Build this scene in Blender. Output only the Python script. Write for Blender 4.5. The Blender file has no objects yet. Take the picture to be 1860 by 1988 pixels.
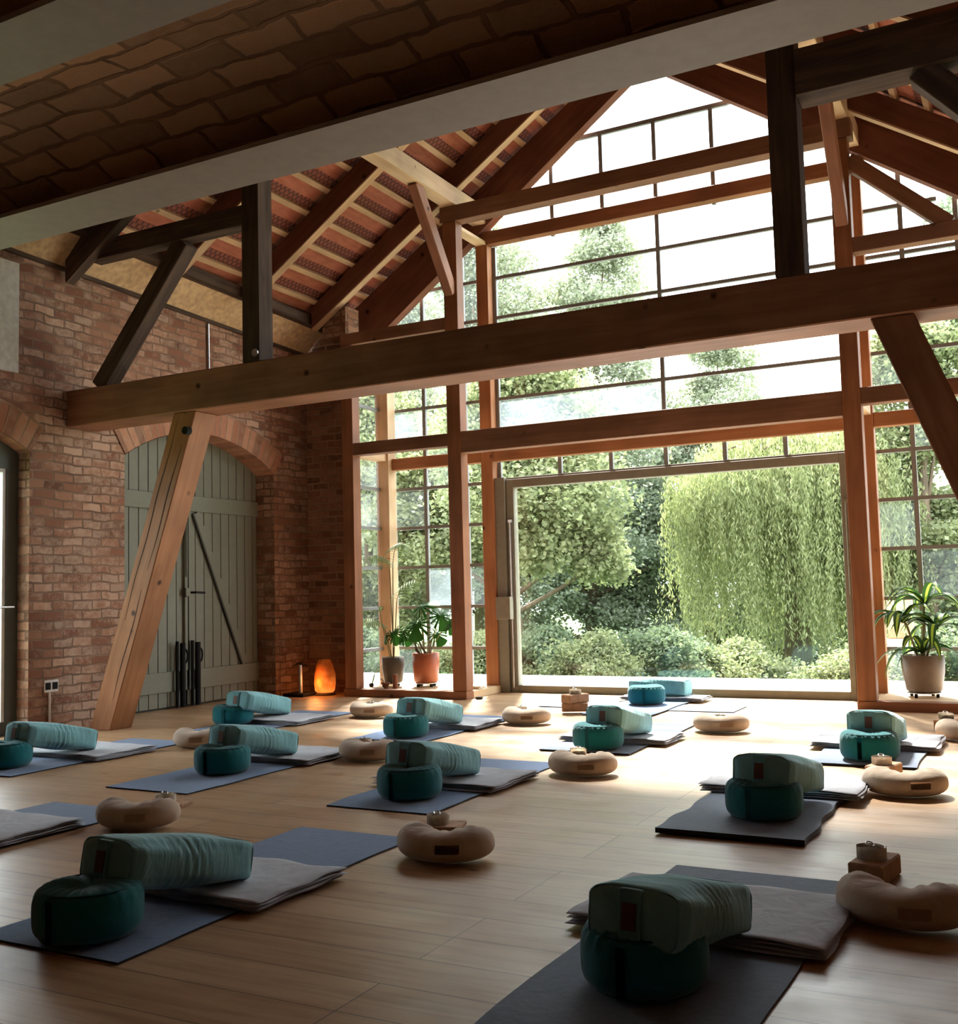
import bpy, bmesh, math, random
import numpy as np
from mathutils import Vector, Matrix
random.seed(7); rng = np.random.default_rng(11)
S = bpy.context.scene; COL = S.collection
PI = math.pi

# ------------------------------------------------------------------ materials
MATS = {}
def new_mat(name):
    m = bpy.data.materials.new(name); m.use_nodes = True
    nt = m.node_tree; b = nt.nodes['Principled BSDF']
    MATS[name] = m
    return m, nt, b
def N(nt, t, **k):
    n = nt.nodes.new(t)
    for a, v in k.items(): setattr(n, a, v)
    return n
def inp(n, **k):
    for a, v in k.items(): n.inputs[a.replace('_', ' ')].default_value = v
def ramp(nt, stops):
    r = N(nt, 'ShaderNodeValToRGB'); e = r.color_ramp.elements
    while len(e) < len(stops): e.new(0.5)
    for i, (p, c) in enumerate(stops):
        e[i].position = p; e[i].color = (*c, 1)
    return r
def mixc(nt, fac, a, b, mode='MIX'):
    m = N(nt, 'ShaderNodeMix', data_type='RGBA', blend_type=mode)
    for sock, v in ((m.inputs[0], fac), (m.inputs[6], a), (m.inputs[7], b)):
        if hasattr(v, 'links') or hasattr(v, 'is_linked'): nt.links.new(v, sock)
        else: sock.default_value = v if not isinstance(v, tuple) else (*v, 1)
    return m.outputs[2]
def uvnode(nt, scale=(1, 1, 1), rand=True):
    t = N(nt, 'ShaderNodeTexCoord'); mp = N(nt, 'ShaderNodeMapping'); mp.inputs['Scale'].default_value = scale
    nt.links.new(t.outputs['UV'], mp.inputs[0])
    if rand:
        oi = N(nt, 'ShaderNodeObjectInfo'); mm = N(nt, 'ShaderNodeMath', operation='MULTIPLY'); mm.inputs[1].default_value = 37.0
        nt.links.new(oi.outputs['Random'], mm.inputs[0]); nt.links.new(mm.outputs[0], mp.inputs['Location'])
    return mp.outputs[0]
def bump(nt, b, src, strength=.3, dist=.01):
    bp = N(nt, 'ShaderNodeBump'); bp.inputs['Strength'].default_value = strength; bp.inputs['Distance'].default_value = dist
    nt.links.new(src, bp.inputs['Height']); nt.links.new(bp.outputs[0], b.inputs['Normal'])

def wood(name, c1, c2, rough=.55, knots=True, spec=.3):
    m, nt, b = new_mat(name)
    v = uvnode(nt, (1.2, 16, 16))
    n = N(nt, 'ShaderNodeTexNoise'); inp(n, Scale=1.0, Detail=5, Roughness=.6, Distortion=.6); nt.links.new(v, n.inputs['Vector'])
    r = ramp(nt, [(.3, c1), (.7, c2)]); nt.links.new(n.outputs[0], r.inputs[0])
    col = r.outputs[0]
    v2 = uvnode(nt, (1, 1, 1))
    n2 = N(nt, 'ShaderNodeTexNoise'); inp(n2, Scale=2.2, Detail=2); nt.links.new(v2, n2.inputs['Vector'])
    r2 = ramp(nt, [(.3, (.72, .70, .68)), (.7, (1.1, 1.08, 1.05))]); nt.links.new(n2.outputs[0], r2.inputs[0])
    col = mixc(nt, 1.0, col, r2.outputs[0], 'MULTIPLY')
    if knots:
        vo = N(nt, 'ShaderNodeTexVoronoi'); inp(vo, Scale=3.1, Randomness=1.0); nt.links.new(v2, vo.inputs['Vector'])
        rk = ramp(nt, [(.04, (.13, .09, .07)), (.10, (1, 1, 1))]); nt.links.new(vo.outputs['Distance'], rk.inputs[0])
        col = mixc(nt, 1.0, col, rk.outputs[0], 'MULTIPLY')
    nt.links.new(col, b.inputs['Base Color'])
    inp(b, Roughness=rough); b.inputs['Specular IOR Level'].default_value = spec
    bump(nt, b, n.outputs[0], .25, .004)
    return m
def plain(name, c, rough=.6, metal=0., noise=0., spec=.5, sheen=0.):
    m, nt, b = new_mat(name)
    inp(b, Base_Color=(*c, 1), Roughness=rough, Metallic=metal); b.inputs['Specular IOR Level'].default_value = spec
    if sheen: b.inputs['Sheen Weight'].default_value = sheen
    t = N(nt, 'ShaderNodeTexCoord'); n = N(nt, 'ShaderNodeTexNoise'); inp(n, Scale=18, Detail=4)
    nt.links.new(t.outputs['Object'], n.inputs['Vector'])
    k = noise if noise else .08
    r = ramp(nt, [(.3, tuple(x*(1-k) for x in c)), (.7, tuple(min(1, x*(1+k)) for x in c))])
    nt.links.new(n.outputs[0], r.inputs[0]); nt.links.new(r.outputs[0], b.inputs['Base Color'])
    return m
def fabric(name, c, rough=.9, wr=.35, scale=9, stretch=(1, 1, 1)):
    m, nt, b = new_mat(name)
    t = N(nt, 'ShaderNodeTexCoord'); mp = N(nt, 'ShaderNodeMapping'); mp.inputs['Scale'].default_value = stretch
    nt.links.new(t.outputs['Object'], mp.inputs[0])
    n = N(nt, 'ShaderNodeTexNoise'); inp(n, Scale=scale, Detail=3, Distortion=.8); nt.links.new(mp.outputs[0], n.inputs['Vector'])
    w = N(nt, 'ShaderNodeTexNoise'); inp(w, Scale=420, Detail=1); nt.links.new(t.outputs['Object'], w.inputs['Vector'])
    r = ramp(nt, [(.3, tuple(x*.86 for x in c)), (.7, tuple(min(1, x*1.1) for x in c))]); nt.links.new(n.outputs[0], r.inputs[0])
    nt.links.new(r.outputs[0], b.inputs['Base Color'])
    inp(b, Roughness=rough); b.inputs['Specular IOR Level'].default_value = .15; b.inputs['Sheen Weight'].default_value = .25
    ad = N(nt, 'ShaderNodeMath', operation='MULTIPLY_ADD'); ad.inputs[1].default_value = .06
    nt.links.new(w.outputs[0], ad.inputs[0]); nt.links.new(n.outputs[0], ad.inputs[2])
    bump(nt, b, ad.outputs[0], wr, .02)
    return m
def brick(name, w=.25, h=.083, cols=((.30, .13, .08), (.46, .24, .15)), mortar=(.33, .21, .14), white=.35, ms=.012, rough=.9, bmp=.5, dist=.012, rv=.5):
    m, nt, b = new_mat(name)
    v = uvnode(nt, (1, 1, 1), False)
    dn = N(nt, 'ShaderNodeTexNoise'); inp(dn, Scale=5.5, Detail=3); nt.links.new(v, dn.inputs['Vector'])
    dm = N(nt, 'ShaderNodeVectorMath', operation='MULTIPLY_ADD'); dm.inputs[1].default_value = (dist*2.6, dist*2.2, 0)
    nt.links.new(dn.outputs['Color'], dm.inputs[0]); nt.links.new(v, dm.inputs[2])
    bt = N(nt, 'ShaderNodeTexBrick'); inp(bt, Scale=1, Mortar_Size=ms, Mortar_Smooth=.5, Bias=0, Brick_Width=w, Row_Height=h)
    bt.inputs['Color1'].default_value = (0, 0, 0, 1); bt.inputs['Color2'].default_value = (1, 1, 1, 1); bt.inputs['Mortar'].default_value = (.5, .5, .5, 1)
    nt.links.new(dm.outputs[0], bt.inputs['Vector'])
    r = ramp(nt, [(0, cols[0]), (.55, cols[1]), (.8, tuple(c*.6 for c in cols[0])), (1, tuple(min(1, c*1.25) for c in cols[1]))])
    nt.links.new(bt.outputs['Color'], r.inputs[0])
    # limewash remains: large noise times fine noise
    n1 = N(nt, 'ShaderNodeTexNoise'); inp(n1, Scale=1.3, Detail=3); nt.links.new(v, n1.inputs['Vector'])
    n2 = N(nt, 'ShaderNodeTexNoise'); inp(n2, Scale=14, Detail=4, Roughness=.7); nt.links.new(v, n2.inputs['Vector'])
    mu = N(nt, 'ShaderNodeMath', operation='MULTIPLY'); nt.links.new(n1.outputs[0], mu.inputs[0]); nt.links.new(n2.outputs[0], mu.inputs[1])
    ad = N(nt, 'ShaderNodeMath', operation='MULTIPLY_ADD'); ad.inputs[1].default_value = .14; nt.links.new(bt.outputs['Color'], ad.inputs[0]); nt.links.new(mu.outputs[0], ad.inputs[2])
    rw = ramp(nt, [(.27, (0, 0, 0)), (.42, (white, white, white))]); nt.links.new(ad.outputs[0], rw.inputs[0])
    col = mixc(nt, rw.outputs[0], r.outputs[0], (.60, .44, .33))
    nm = N(nt, 'ShaderNodeTexNoise'); inp(nm, Scale=3, Detail=2); nt.links.new(v, nm.inputs['Vector'])
    rm = ramp(nt, [(.35, tuple(c*.7 for c in mortar)), (.65, tuple(min(1, c*1.2) for c in mortar))]); nt.links.new(nm.outputs[0], rm.inputs[0])
    col = mixc(nt, bt.outputs['Fac'], col, rm.outputs[0])
    nt.links.new(col, b.inputs['Base Color']); inp(b, Roughness=rough); b.inputs['Specular IOR Level'].default_value = .2
    hh = N(nt, 'ShaderNodeMath', operation='MULTIPLY_ADD'); hh.inputs[1].default_value = -1.0
    sc = N(nt, 'ShaderNodeMath', operation='MULTIPLY'); sc.inputs[1].default_value = .6; nt.links.new(n2.outputs[0], sc.inputs[0])
    nt.links.new(bt.outputs['Fac'], hh.inputs[0]); nt.links.new(sc.outputs[0], hh.inputs[2])
    bump(nt, b, hh.outputs[0], bmp, .012)
    return m

TIMBER = wood('planed_larch_timber', (.25, .108, .060), (.37, .178, .105))
TIMBER_RED = wood('reddish_larch_timber', (.30, .12, .047), (.42, .19, .085))
GAB = wood('gable_frame_timber', (.17, .078, .043), (.26, .128, .074))
GABR = wood('gable_post_timber', (.21, .082, .036), (.31, .13, .062))
PALE = wood('pale_spruce', (.55, .38, .22), (.68, .50, .31))
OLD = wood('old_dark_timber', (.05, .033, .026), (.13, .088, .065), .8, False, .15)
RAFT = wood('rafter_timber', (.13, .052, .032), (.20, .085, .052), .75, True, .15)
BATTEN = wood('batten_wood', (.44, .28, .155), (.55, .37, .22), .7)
BRICK = brick('old_red_brick', w=.205, h=.078, cols=((.20, .088, .055), (.34, .175, .108)), mortar=(.22, .135, .092), white=.5, dist=.024, ms=.010)
BRICK_ARCH = brick('arch_brick', w=.085, h=.26, cols=((.34, .15, .09), (.46, .23, .14)), white=.25, ms=.010)
BRICK_VAULT = brick('vault_brick', w=.27, h=.115, cols=((.44, .26, .15), (.60, .37, .22)), mortar=(.27, .16, .10), white=.2, ms=.013, dist=.032, bmp=.6)
BRICK_DARK = brick('pier_brick', w=.205, h=.078, cols=((.20, .09, .06), (.32, .16, .10)), white=.2)
STEEL = plain('grey_painted_steel', (.37, .33, .30), .55, noise=.06)
GREENPAINT = plain('sage_green_paint', (.165, .17, .125), .6, noise=.05)
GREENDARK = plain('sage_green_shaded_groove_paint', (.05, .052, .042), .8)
FRAMEG = plain('khaki_grey_door_paint', (.20, .185, .14), .5)
MUNTIN = plain('grey_glazing_bar_paint', (.20, .21, .21), .5)
DOORDK = plain('dark_green_frame_paint', (.075, .082, .068), .55)
BLACK = plain('black_iron', (.010, .010, .011), .8, spec=.2)
WHITE = plain('white_plastic', (.75, .74, .70), .5)
CHROME = plain('brushed_steel', (.6, .6, .6), .3, 1.0)
PLASTER = plain('grey_white_plaster', (.55, .52, .44), .9, noise=.15)
TEAL = fabric('dark_teal_cotton', (.006, .135, .155), wr=.5, scale=7)
TEAL2 = fabric('dark_teal_cotton_handle', (.003, .07, .078))
MINT = fabric('pale_turquoise_cotton', (.20, .43, .46), wr=.55, scale=5, stretch=(1, 3.2, 1))
MINT2 = fabric('pale_turquoise_handle', (.14, .33, .36))
LABEL = plain('brown_leather_patch', (.10, .035, .022), .6)
BEIGE = fabric('sand_cotton', (.50, .385, .29), wr=.5, scale=8)
BEIGE2 = fabric('sand_cotton_patch', (.40, .27, .185))
WEB = fabric('cream_cotton_webbing', (.62, .55, .46), wr=.2, scale=30)
CORK = plain('cork', (.34, .19, .10), .85, noise=.3)
WOOL = fabric('grey_wool', (.44, .45, .50), wr=.3, scale=12)
WOOLEDGE = fabric('grey_wool_edge', (.30, .26, .24), wr=.3, scale=12)
MATBLUE = fabric('slate_blue_rubber', (.06, .12, .25), .8, .12, 30)
MATGREY = fabric('slate_grey_rubber', (.095, .125, .19), .75, .12, 30)
MATDARK = fabric('dark_underside_rubber', (.012, .013, .018), .8, .1, 30)
TERRA = plain('terracotta_glaze', (.36, .10, .042), .45)
POTGREY = plain('grey_brown_glaze', (.095, .08, .062), .5)
POTBEIGE = plain('warm_grey_glaze', (.19, .155, .13), .5)
SOIL = plain('soil', (.04, .025, .015), .95)
CANDLE = plain('brown_candle_wax', (.22, .07, .03), .5)
OSB = plain('osb_board', (.50, .33, .17), .8, noise=.25)
PAVE = plain('pale_paving', (.8, .79, .76), .8)
GRASS = plain('lawn_green', (.12, .19, .05), .95, noise=.4)
WATER = plain('pond_water', (.10, .20, .18), .1)
BARK = wood('bark', (.10, .075, .055), (.22, .17, .12), .9, False)
LOGPALE = plain('pale_debarked_log', (.62, .47, .30), .8, noise=.2)
BOARDDK = plain('dark_void_board', (.03, .02, .015), .9)

def floor_mat():
    m, nt, b = new_mat('oiled_floorboards')
    v = uvnode(nt, (1, 1, 1), False)
    mp = N(nt, 'ShaderNodeMapping'); mp.inputs['Location'].default_value = (1.64, .0197, 0); nt.links.new(v, mp.inputs[0])
    bt = N(nt, 'ShaderNodeTexBrick'); inp(bt, Scale=1, Mortar_Size=.0022, Mortar_Smooth=.2, Bias=0, Brick_Width=4.2, Row_Height=.2068)
    bt.offset_frequency = 3; bt.offset = .45
    bt.inputs['Color1'].default_value = (0, 0, 0, 1); bt.inputs['Color2'].default_value = (1, 1, 1, 1)
    nt.links.new(mp.outputs[0], bt.inputs['Vector'])
    rb = ramp(nt, [(0, (.43, .265, .14)), (.5, (.48, .305, .17)), (1, (.52, .345, .20))]); nt.links.new(bt.outputs['Color'], rb.inputs[0])
    st = N(nt, 'ShaderNodeMapping'); st.inputs['Scale'].default_value = (1.1, 16, 1); nt.links.new(v, st.inputs[0])
    n = N(nt, 'ShaderNodeTexNoise'); inp(n, Scale=1.4, Detail=5, Distortion=1.0, Roughness=.6); nt.links.new(st.outputs[0], n.inputs['Vector'])
    rn = ramp(nt, [(.28, (.72, .66, .60)), (.55, (1, 1, 1)), (.8, (1.12, 1.12, 1.1))]); nt.links.new(n.outputs[0], rn.inputs[0])
    col = mixc(nt, 1.0, rb.outputs[0], rn.outputs[0], 'MULTIPLY')
    kn = N(nt, 'ShaderNodeMapping'); kn.inputs['Scale'].default_value = (1, 2.2, 1); nt.links.new(v, kn.inputs[0])
    vo = N(nt, 'ShaderNodeTexVoronoi'); inp(vo, Scale=2.6); nt.links.new(kn.outputs[0], vo.inputs['Vector'])
    rk = ramp(nt, [(.025, (.22, .15, .10)), (.095, (1, 1, 1))]); nt.links.new(vo.outputs['Distance'], rk.inputs[0])
    col = mixc(nt, 1.0, col, rk.outputs[0], 'MULTIPLY')
    col = mixc(nt, bt.outputs['Fac'], col, (.10, .06, .04))
    nt.links.new(col, b.inputs['Base Color'])
    rr = N(nt, 'ShaderNodeTexNoise'); inp(rr, Scale=5, Detail=2); nt.links.new(v, rr.inputs['Vector'])
    r3 = ramp(nt, [(.3, (.30, .30, .30)), (.7, (.44, .44, .44))]); nt.links.new(rr.outputs[0], r3.inputs[0]); nt.links.new(r3.outputs[0], b.inputs['Roughness'])
    b.inputs['Specular IOR Level'].default_value = .5
    iv = N(nt, 'ShaderNodeMath', operation='MULTIPLY_ADD'); iv.inputs[1].default_value = -1; nt.links.new(bt.outputs['Fac'], iv.inputs[0])
    s2 = N(nt, 'ShaderNodeMath', operation='MULTIPLY'); s2.inputs[1].default_value = .25; nt.links.new(n.outputs[0], s2.inputs[0]); nt.links.new(s2.outputs[0], iv.inputs[2])
    bump(nt, b, iv.outputs[0], .35, .004)
    return m
FLOOR = floor_mat()

def tile_mat():
    m, nt, b = new_mat('terracotta_roof_tile_underside')
    v = uvnode(nt, (1, 1, 1), False)
    sp = N(nt, 'ShaderNodeSeparateXYZ'); nt.links.new(v, sp.inputs[0])
    fr = N(nt, 'ShaderNodeMath', operation='FRACT'); nt.links.new(sp.outputs[1], fr.inputs[0])
    band = ramp(nt, [(0, (1, 1, 1)), (.43, (1, 1, 1)), (.46, (0, 0, 0))]); nt.links.new(fr.outputs[0], band.inputs[0])
    bt = N(nt, 'ShaderNodeTexBrick'); inp(bt, Scale=1, Mortar_Size=.009, Brick_Width=.062, Row_Height=.145, Mortar_Smooth=.1, Bias=0)
    bt.inputs['Color1'].default_value = (.0, .0, .0, 1); bt.inputs['Color2'].default_value = (.0, .0, .0, 1); bt.inputs['Mortar'].default_value = (1, 1, 1, 1)
    nt.links.new(v, bt.inputs['Vector'])
    n = N(nt, 'ShaderNodeTexNoise'); inp(n, Scale=6, Detail=3); nt.links.new(v, n.inputs['Vector'])
    r = ramp(nt, [(.3, (.29, .085, .045)), (.7, (.40, .13, .072))]); nt.links.new(n.outputs[0], r.inputs[0])
    mm = N(nt, 'ShaderNodeMath', operation='MULTIPLY'); nt.links.new(band.outputs[0], mm.inputs[0]); nt.links.new(bt.outputs['Fac'], mm.inputs[1])
    c2 = mixc(nt, band.outputs[0], r.outputs[0], (.20, .055, .032))
    col = mixc(nt, mm.outputs[0], c2, (.06, .018, .012))
    nt.links.new(col, b.inputs['Base Color']); inp(b, Roughness=.85)
    iv = N(nt, 'ShaderNodeMath', operation='MULTIPLY'); iv.inputs[1].default_value = -1; nt.links.new(mm.outputs[0], iv.inputs[0])
    bump(nt, b, iv.outputs[0], .8, .01)
    return m
TILE = tile_mat()

def glass_mat(name, haze, tint=(.97, .99, .98)):
    m, nt, b = new_mat(name); out = nt.nodes['Material Output']; nt.nodes.remove(b)
    tr = N(nt, 'ShaderNodeBsdfTransparent'); tr.inputs[0].default_value = (*tint, 1)
    gl = N(nt, 'ShaderNodeBsdfGlossy'); gl.inputs['Roughness'].default_value = .03
    fz = N(nt, 'ShaderNodeLayerWeight'); fz.inputs[0].default_value = .5
    pw = N(nt, 'ShaderNodeMath', operation='POWER'); pw.inputs[1].default_value = 5; nt.links.new(fz.outputs['Facing'], pw.inputs[0])
    mu = N(nt, 'ShaderNodeMath', operation='MULTIPLY_ADD'); mu.inputs[1].default_value = .7; mu.inputs[2].default_value = .03; nt.links.new(pw.outputs[0], mu.inputs[0])
    mx = N(nt, 'ShaderNodeMixShader'); nt.links.new(mu.outputs[0], mx.inputs[0]); nt.links.new(tr.outputs[0], mx.inputs[1]); nt.links.new(gl.outputs[0], mx.inputs[2])
    res = mx.outputs[0]
    if haze:
        tl = N(nt, 'ShaderNodeBsdfTranslucent'); tl.inputs[0].default_value = (.34, .41, .47, 1)
        t = N(nt, 'ShaderNodeTexCoord'); n = N(nt, 'ShaderNodeTexNoise'); inp(n, Scale=2.2, Detail=3); nt.links.new(t.outputs['Object'], n.inputs['Vector'])
        r = ramp(nt, [(.3, (haze*.35,)*3), (.7, (haze,)*3)]); nt.links.new(n.outputs[0], r.inputs[0])
        m2 = N(nt, 'ShaderNodeMixShader'); nt.links.new(r.outputs[0], m2.inputs[0]); nt.links.new(res, m2.inputs[1]); nt.links.new(tl.outputs[0], m2.inputs[2])
        res = m2.outputs[0]
    nt.links.new(res, out.inputs[0])
    return m
GLASS = glass_mat('clear_glass', 0.0)
GLASSH = glass_mat('old_hazy_glass', .08)
GLASSF = glass_mat('misted_glass', .34)

def leaf_mat(name, c1, c2, trans=.5):
    m, nt, b = new_mat(name); out = nt.nodes['Material Output']
    g = N(nt, 'ShaderNodeNewGeometry')
    r = ramp(nt, [(0, c1), (1, c2)]); nt.links.new(g.outputs['Random Per Island'], r.inputs[0])
    nt.links.new(r.outputs[0], b.inputs['Base Color']); inp(b, Roughness=.6); b.inputs['Specular IOR Level'].default_value = .25
    tl = N(nt, 'ShaderNodeBsdfTranslucent')
    cc = mixc(nt, 1.0, r.outputs[0], (1.05, 1.1, .85), 'MULTIPLY'); nt.links.new(cc, tl.inputs[0])
    mx = N(nt, 'ShaderNodeMixShader'); mx.inputs[0].default_value = trans
    nt.links.new(b.outputs[0], mx.inputs[1]); nt.links.new(tl.outputs[0], mx.inputs[2]); nt.links.new(mx.outputs[0], out.inputs[0])
    return m
LEAF_MAPLE = leaf_mat('maple_leaves', (.20, .235, .13), (.40, .42, .26))
LEAF_DARK = leaf_mat('dark_green_leaves', (.24, .28, .22), (.40, .44, .35))
LEAF_GREY = leaf_mat('grey_green_leaves', (.27, .30, .235), (.42, .44, .35))
LEAF_WILLOW = leaf_mat('willow_leaves', (.20, .235, .11), (.42, .44, .25))
LEAF_BUSH = leaf_mat('bush_leaves', (.13, .18, .12), (.28, .33, .22))
LEAF_MONST = leaf_mat('monstera_leaf', (.006, .022, .008), (.022, .085, .012), .2)
LEAF_PALM = leaf_mat('palm_leaf', (.06, .11, .03), (.14, .20, .06), .35)
LEAF_DRAC = leaf_mat('dracaena_leaf_green', (.02, .06, .02), (.045, .10, .03), .25)
LEAF_DRACY = leaf_mat('dracaena_leaf_stripe', (.25, .36, .05), (.38, .48, .08), .35)
STEMM = plain('green_brown_stem', (.16, .15, .05), .7)

def lamp_mat():
    m, nt, b = new_mat('glowing_orange_lamp_shade')
    t = N(nt, 'ShaderNodeTexCoord'); n = N(nt, 'ShaderNodeTexNoise'); inp(n, Scale=14, Detail=4); nt.links.new(t.outputs['Object'], n.inputs['Vector'])
    r = ramp(nt, [(.3, (.75, .12, .01)), (.7, (1, .30, .05))]); nt.links.new(n.outputs[0], r.inputs[0])
    nt.links.new(r.outputs[0], b.inputs['Base Color']); inp(b, Roughness=.7)
    nt.links.new(r.outputs[0], b.inputs['Emission Color'])
    sp = N(nt, 'ShaderNodeSeparateXYZ'); nt.links.new(t.outputs['Object'], sp.inputs[0])
    rz = ramp(nt, [(0, (.7,)*3), (.06, (.8,)*3), (.2, (.16,)*3), (.3, (.03,)*3)]); nt.links.new(sp.outputs[2], rz.inputs[0])
    nt.links.new(rz.outputs[0], b.inputs['Emission Strength'])
    return m
LAMPM = lamp_mat()

# ------------------------------------------------------------------ object helpers
def link(o, parent=None):
    COL.objects.link(o)
    if parent is not None: o.parent = parent
    return o
def finish(name, bm, mat, parent=None, smooth=False, uvs=True, axis=None, bevel=0.0):
    if bevel > 0:
        bmesh.ops.bevel(bm, geom=list(bm.edges), offset=bevel, segments=1, affect='EDGES')
    bmesh.ops.recalc_face_normals(bm, faces=bm.faces)
    if uvs and not bm.loops.layers.uv:
        L = bm.loops.layers.uv.new('UVMap'); bm.normal_update()
        for f in bm.faces:
            n = f.normal; a = max(range(3), key=lambda i: abs(n[i]))
            for l in f.loops:
                c = l.vert.co
                if axis is not None:
                    ax = Vector(axis).normalized(); u = c.dot(ax); rest = c-ax*u
                    s = n.cross(ax)
                    v = rest.dot(s.normalized()) if s.length > 1e-3 else rest.length
                    l[L].uv = (u, v)
                else:
                    l[L].uv = ((c.y, c.z), (c.x, c.z), (c.x, c.y))[a]
    me = bpy.data.meshes.new(name); bm.to_mesh(me); bm.free()
    for mm in (mat if isinstance(mat, (list, tuple)) else [mat]): me.materials.append(mm)
    if smooth:
        for p in me.polygons: p.use_smooth = True
    o = bpy.data.objects.new(name, me)
    return link(o, parent)
def tag(o, label, cat, group=None, kind=None):
    o['label'] = label; o['category'] = cat
    if group: o['group'] = group
    if kind: o['kind'] = kind
    return o
def struct(o, label=None):
    o['kind'] = 'structure'
    if label: o['label'] = label
    return o
def empty(name, loc, rz=0.):
    o = bpy.data.objects.new(name, None); o.location = loc; o.rotation_euler = (0, 0, rz); o.empty_display_size = .05
    return link(o)
def add_hex(bm, P):   # 8 corners: bottom ring 0-3, top ring 4-7
    v = [bm.verts.new(p) for p in P]
    fs = [bm.faces.new([v[i] for i in q]) for q in ((3, 2, 1, 0), (4, 5, 6, 7), (0, 1, 5, 4), (1, 2, 6, 5), (2, 3, 7, 6), (3, 0, 4, 7))]
    return fs
def add_box(bm, x0, x1, y0, y1, z0, z1, mi=0):
    fs = add_hex(bm, [(x0, y0, z0), (x1, y0, z0), (x1, y1, z0), (x0, y1, z0), (x0, y0, z1), (x1, y0, z1), (x1, y1, z1), (x0, y1, z1)])
    for f in fs: f.material_index = mi
    return fs
def box(name, x0, x1, y0, y1, z0, z1, mat, parent=None, bevel=.0, axis=None):
    bm = bmesh.new(); add_box(bm, x0, x1, y0, y1, z0, z1)
    if axis is None:
        d = (x1-x0, y1-y0, z1-z0); k = d.index(max(d)); axis = [(1, 0, 0), (0, 1, 0), (0, 0, 1)][k]
    return finish(name, bm, mat, parent, bevel=bevel, axis=axis)
def stick(bm, p0, p1, w, h, side=None):
    """rectangular bar from p0 to p1, w across 'side', h the other way"""
    p0, p1 = Vector(p0), Vector(p1); d = (p1-p0).normalized()
    s = Vector(side) if side else d.cross(Vector((0, 0, 1)))
    s = (s-d*s.dot(d)).normalized(); u = s.cross(d).normalized()
    P = []
    for p in (p0, p1):
        for a, b_ in ((-1, -1), (1, -1), (1, 1), (-1, 1)): P.append(p+s*(a*w/2)+u*(b_*h/2))
    add_hex(bm, P)
def prism_xz(bm, pts, y0, y1):  # polygon in XZ extruded along Y
    a = [bm.verts.new((x, y0, z)) for x, z in pts]; b = [bm.verts.new((x, y1, z)) for x, z in pts]
    bm.faces.new(a); bm.faces.new(b[::-1]); n = len(pts)
    for i in range(n): bm.faces.new([a[i], b[i], b[(i+1) % n], a[(i+1) % n]])
def tube(bm, pts, r, seg=8, mi=0, caps=True):
    pts = [Vector(p) for p in pts]; rings = []
    rs = r if isinstance(r, (list, tuple)) else [r]*len(pts)
    ref = Vector((0.13, .31, .94))
    for i, p in enumerate(pts):
        d = (pts[min(i+1, len(pts)-1)]-pts[max(i-1, 0)]).normalized()
        s = d.cross(ref); s = s.normalized() if s.length > 1e-4 else Vector((1, 0, 0)); u = s.cross(d)
        rings.append([bm.verts.new(p+(s*math.cos(t)+u*math.sin(t))*rs[i]) for t in [2*PI*k/seg for k in range(seg)]])
    for a, b in zip(rings, rings[1:]):
        for k in range(seg):
            f = bm.faces.new([a[k], a[(k+1) % seg], b[(k+1) % seg], b[k]]); f.material_index = mi
    if caps:
        for rr in (rings[0][::-1], rings[-1]):
            f = bm.faces.new(rr); f.material_index = mi
def lathe(bm, prof, seg=32, c=(0, 0, 0), fn=None, mi=0):
    rings = []
    for r, z in prof:
        ring = []
        for k in range(seg):
            t = 2*PI*k/seg; rr, zz = (r, z) if fn is None else fn(r, z, t)
            ring.append(bm.verts.new((c[0]+rr*math.cos(t), c[1]+rr*math.sin(t), c[2]+zz)))
        rings.append(ring)
    for a, b in zip(rings, rings[1:]):
        for k in range(seg):
            f = bm.faces.new([a[k], a[(k+1) % seg], b[(k+1) % seg], b[k]]); f.material_index = mi
    f = bm.faces.new(rings[0][::-1]); f.material_index = mi
    f = bm.faces.new(rings[-1]); f.material_index = mi
def np_mesh(name, verts, faces, mat, parent=None, matidx=None):
    """verts (n,3), faces (m,4)"""
    me = bpy.data.meshes.new(name); nv = len(verts); nf = len(faces)
    me.vertices.add(nv); me.vertices.foreach_set('co', verts.astype(np.float32).ravel())
    me.loops.add(nf*4); me.loops.foreach_set('vertex_index', faces.astype(np.int32).ravel())
    me.polygons.add(nf); me.polygons.foreach_set('loop_start', np.arange(0, nf*4, 4, dtype=np.int32))
    me.polygons.foreach_set('loop_total', np.full(nf, 4, dtype=np.int32))
    for mm in (mat if isinstance(mat, (list, tuple)) else [mat]): me.materials.append(mm)
    if matidx is not None: me.polygons.foreach_set('material_index', matidx.astype(np.int32))
    me.update(calc_edges=True); me.validate()
    return link(bpy.data.objects.new(name, me), parent)
def timber(name, label, x0, x1, y0, y1, z0, z1, mat=None, group=None, cat='beam', bevel=.004):
    return tag(box(name, x0, x1, y0, y1, z0, z1, mat or TIMBER, bevel=bevel), label, cat, group)

# ------------------------------------------------------------------ constants of the building
XL = -7.27                # inner face of the left brick wall
CX = -3.2                 # ridge line
YI, YO, YG = 9.19, 9.93, 10.05
def under(x): return 6.42-.655*abs(x-CX)      # rafter undersides
def topz(x): return under(x)+.235
def walltop(y): return 3.93-.036*(y-5.6)

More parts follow.
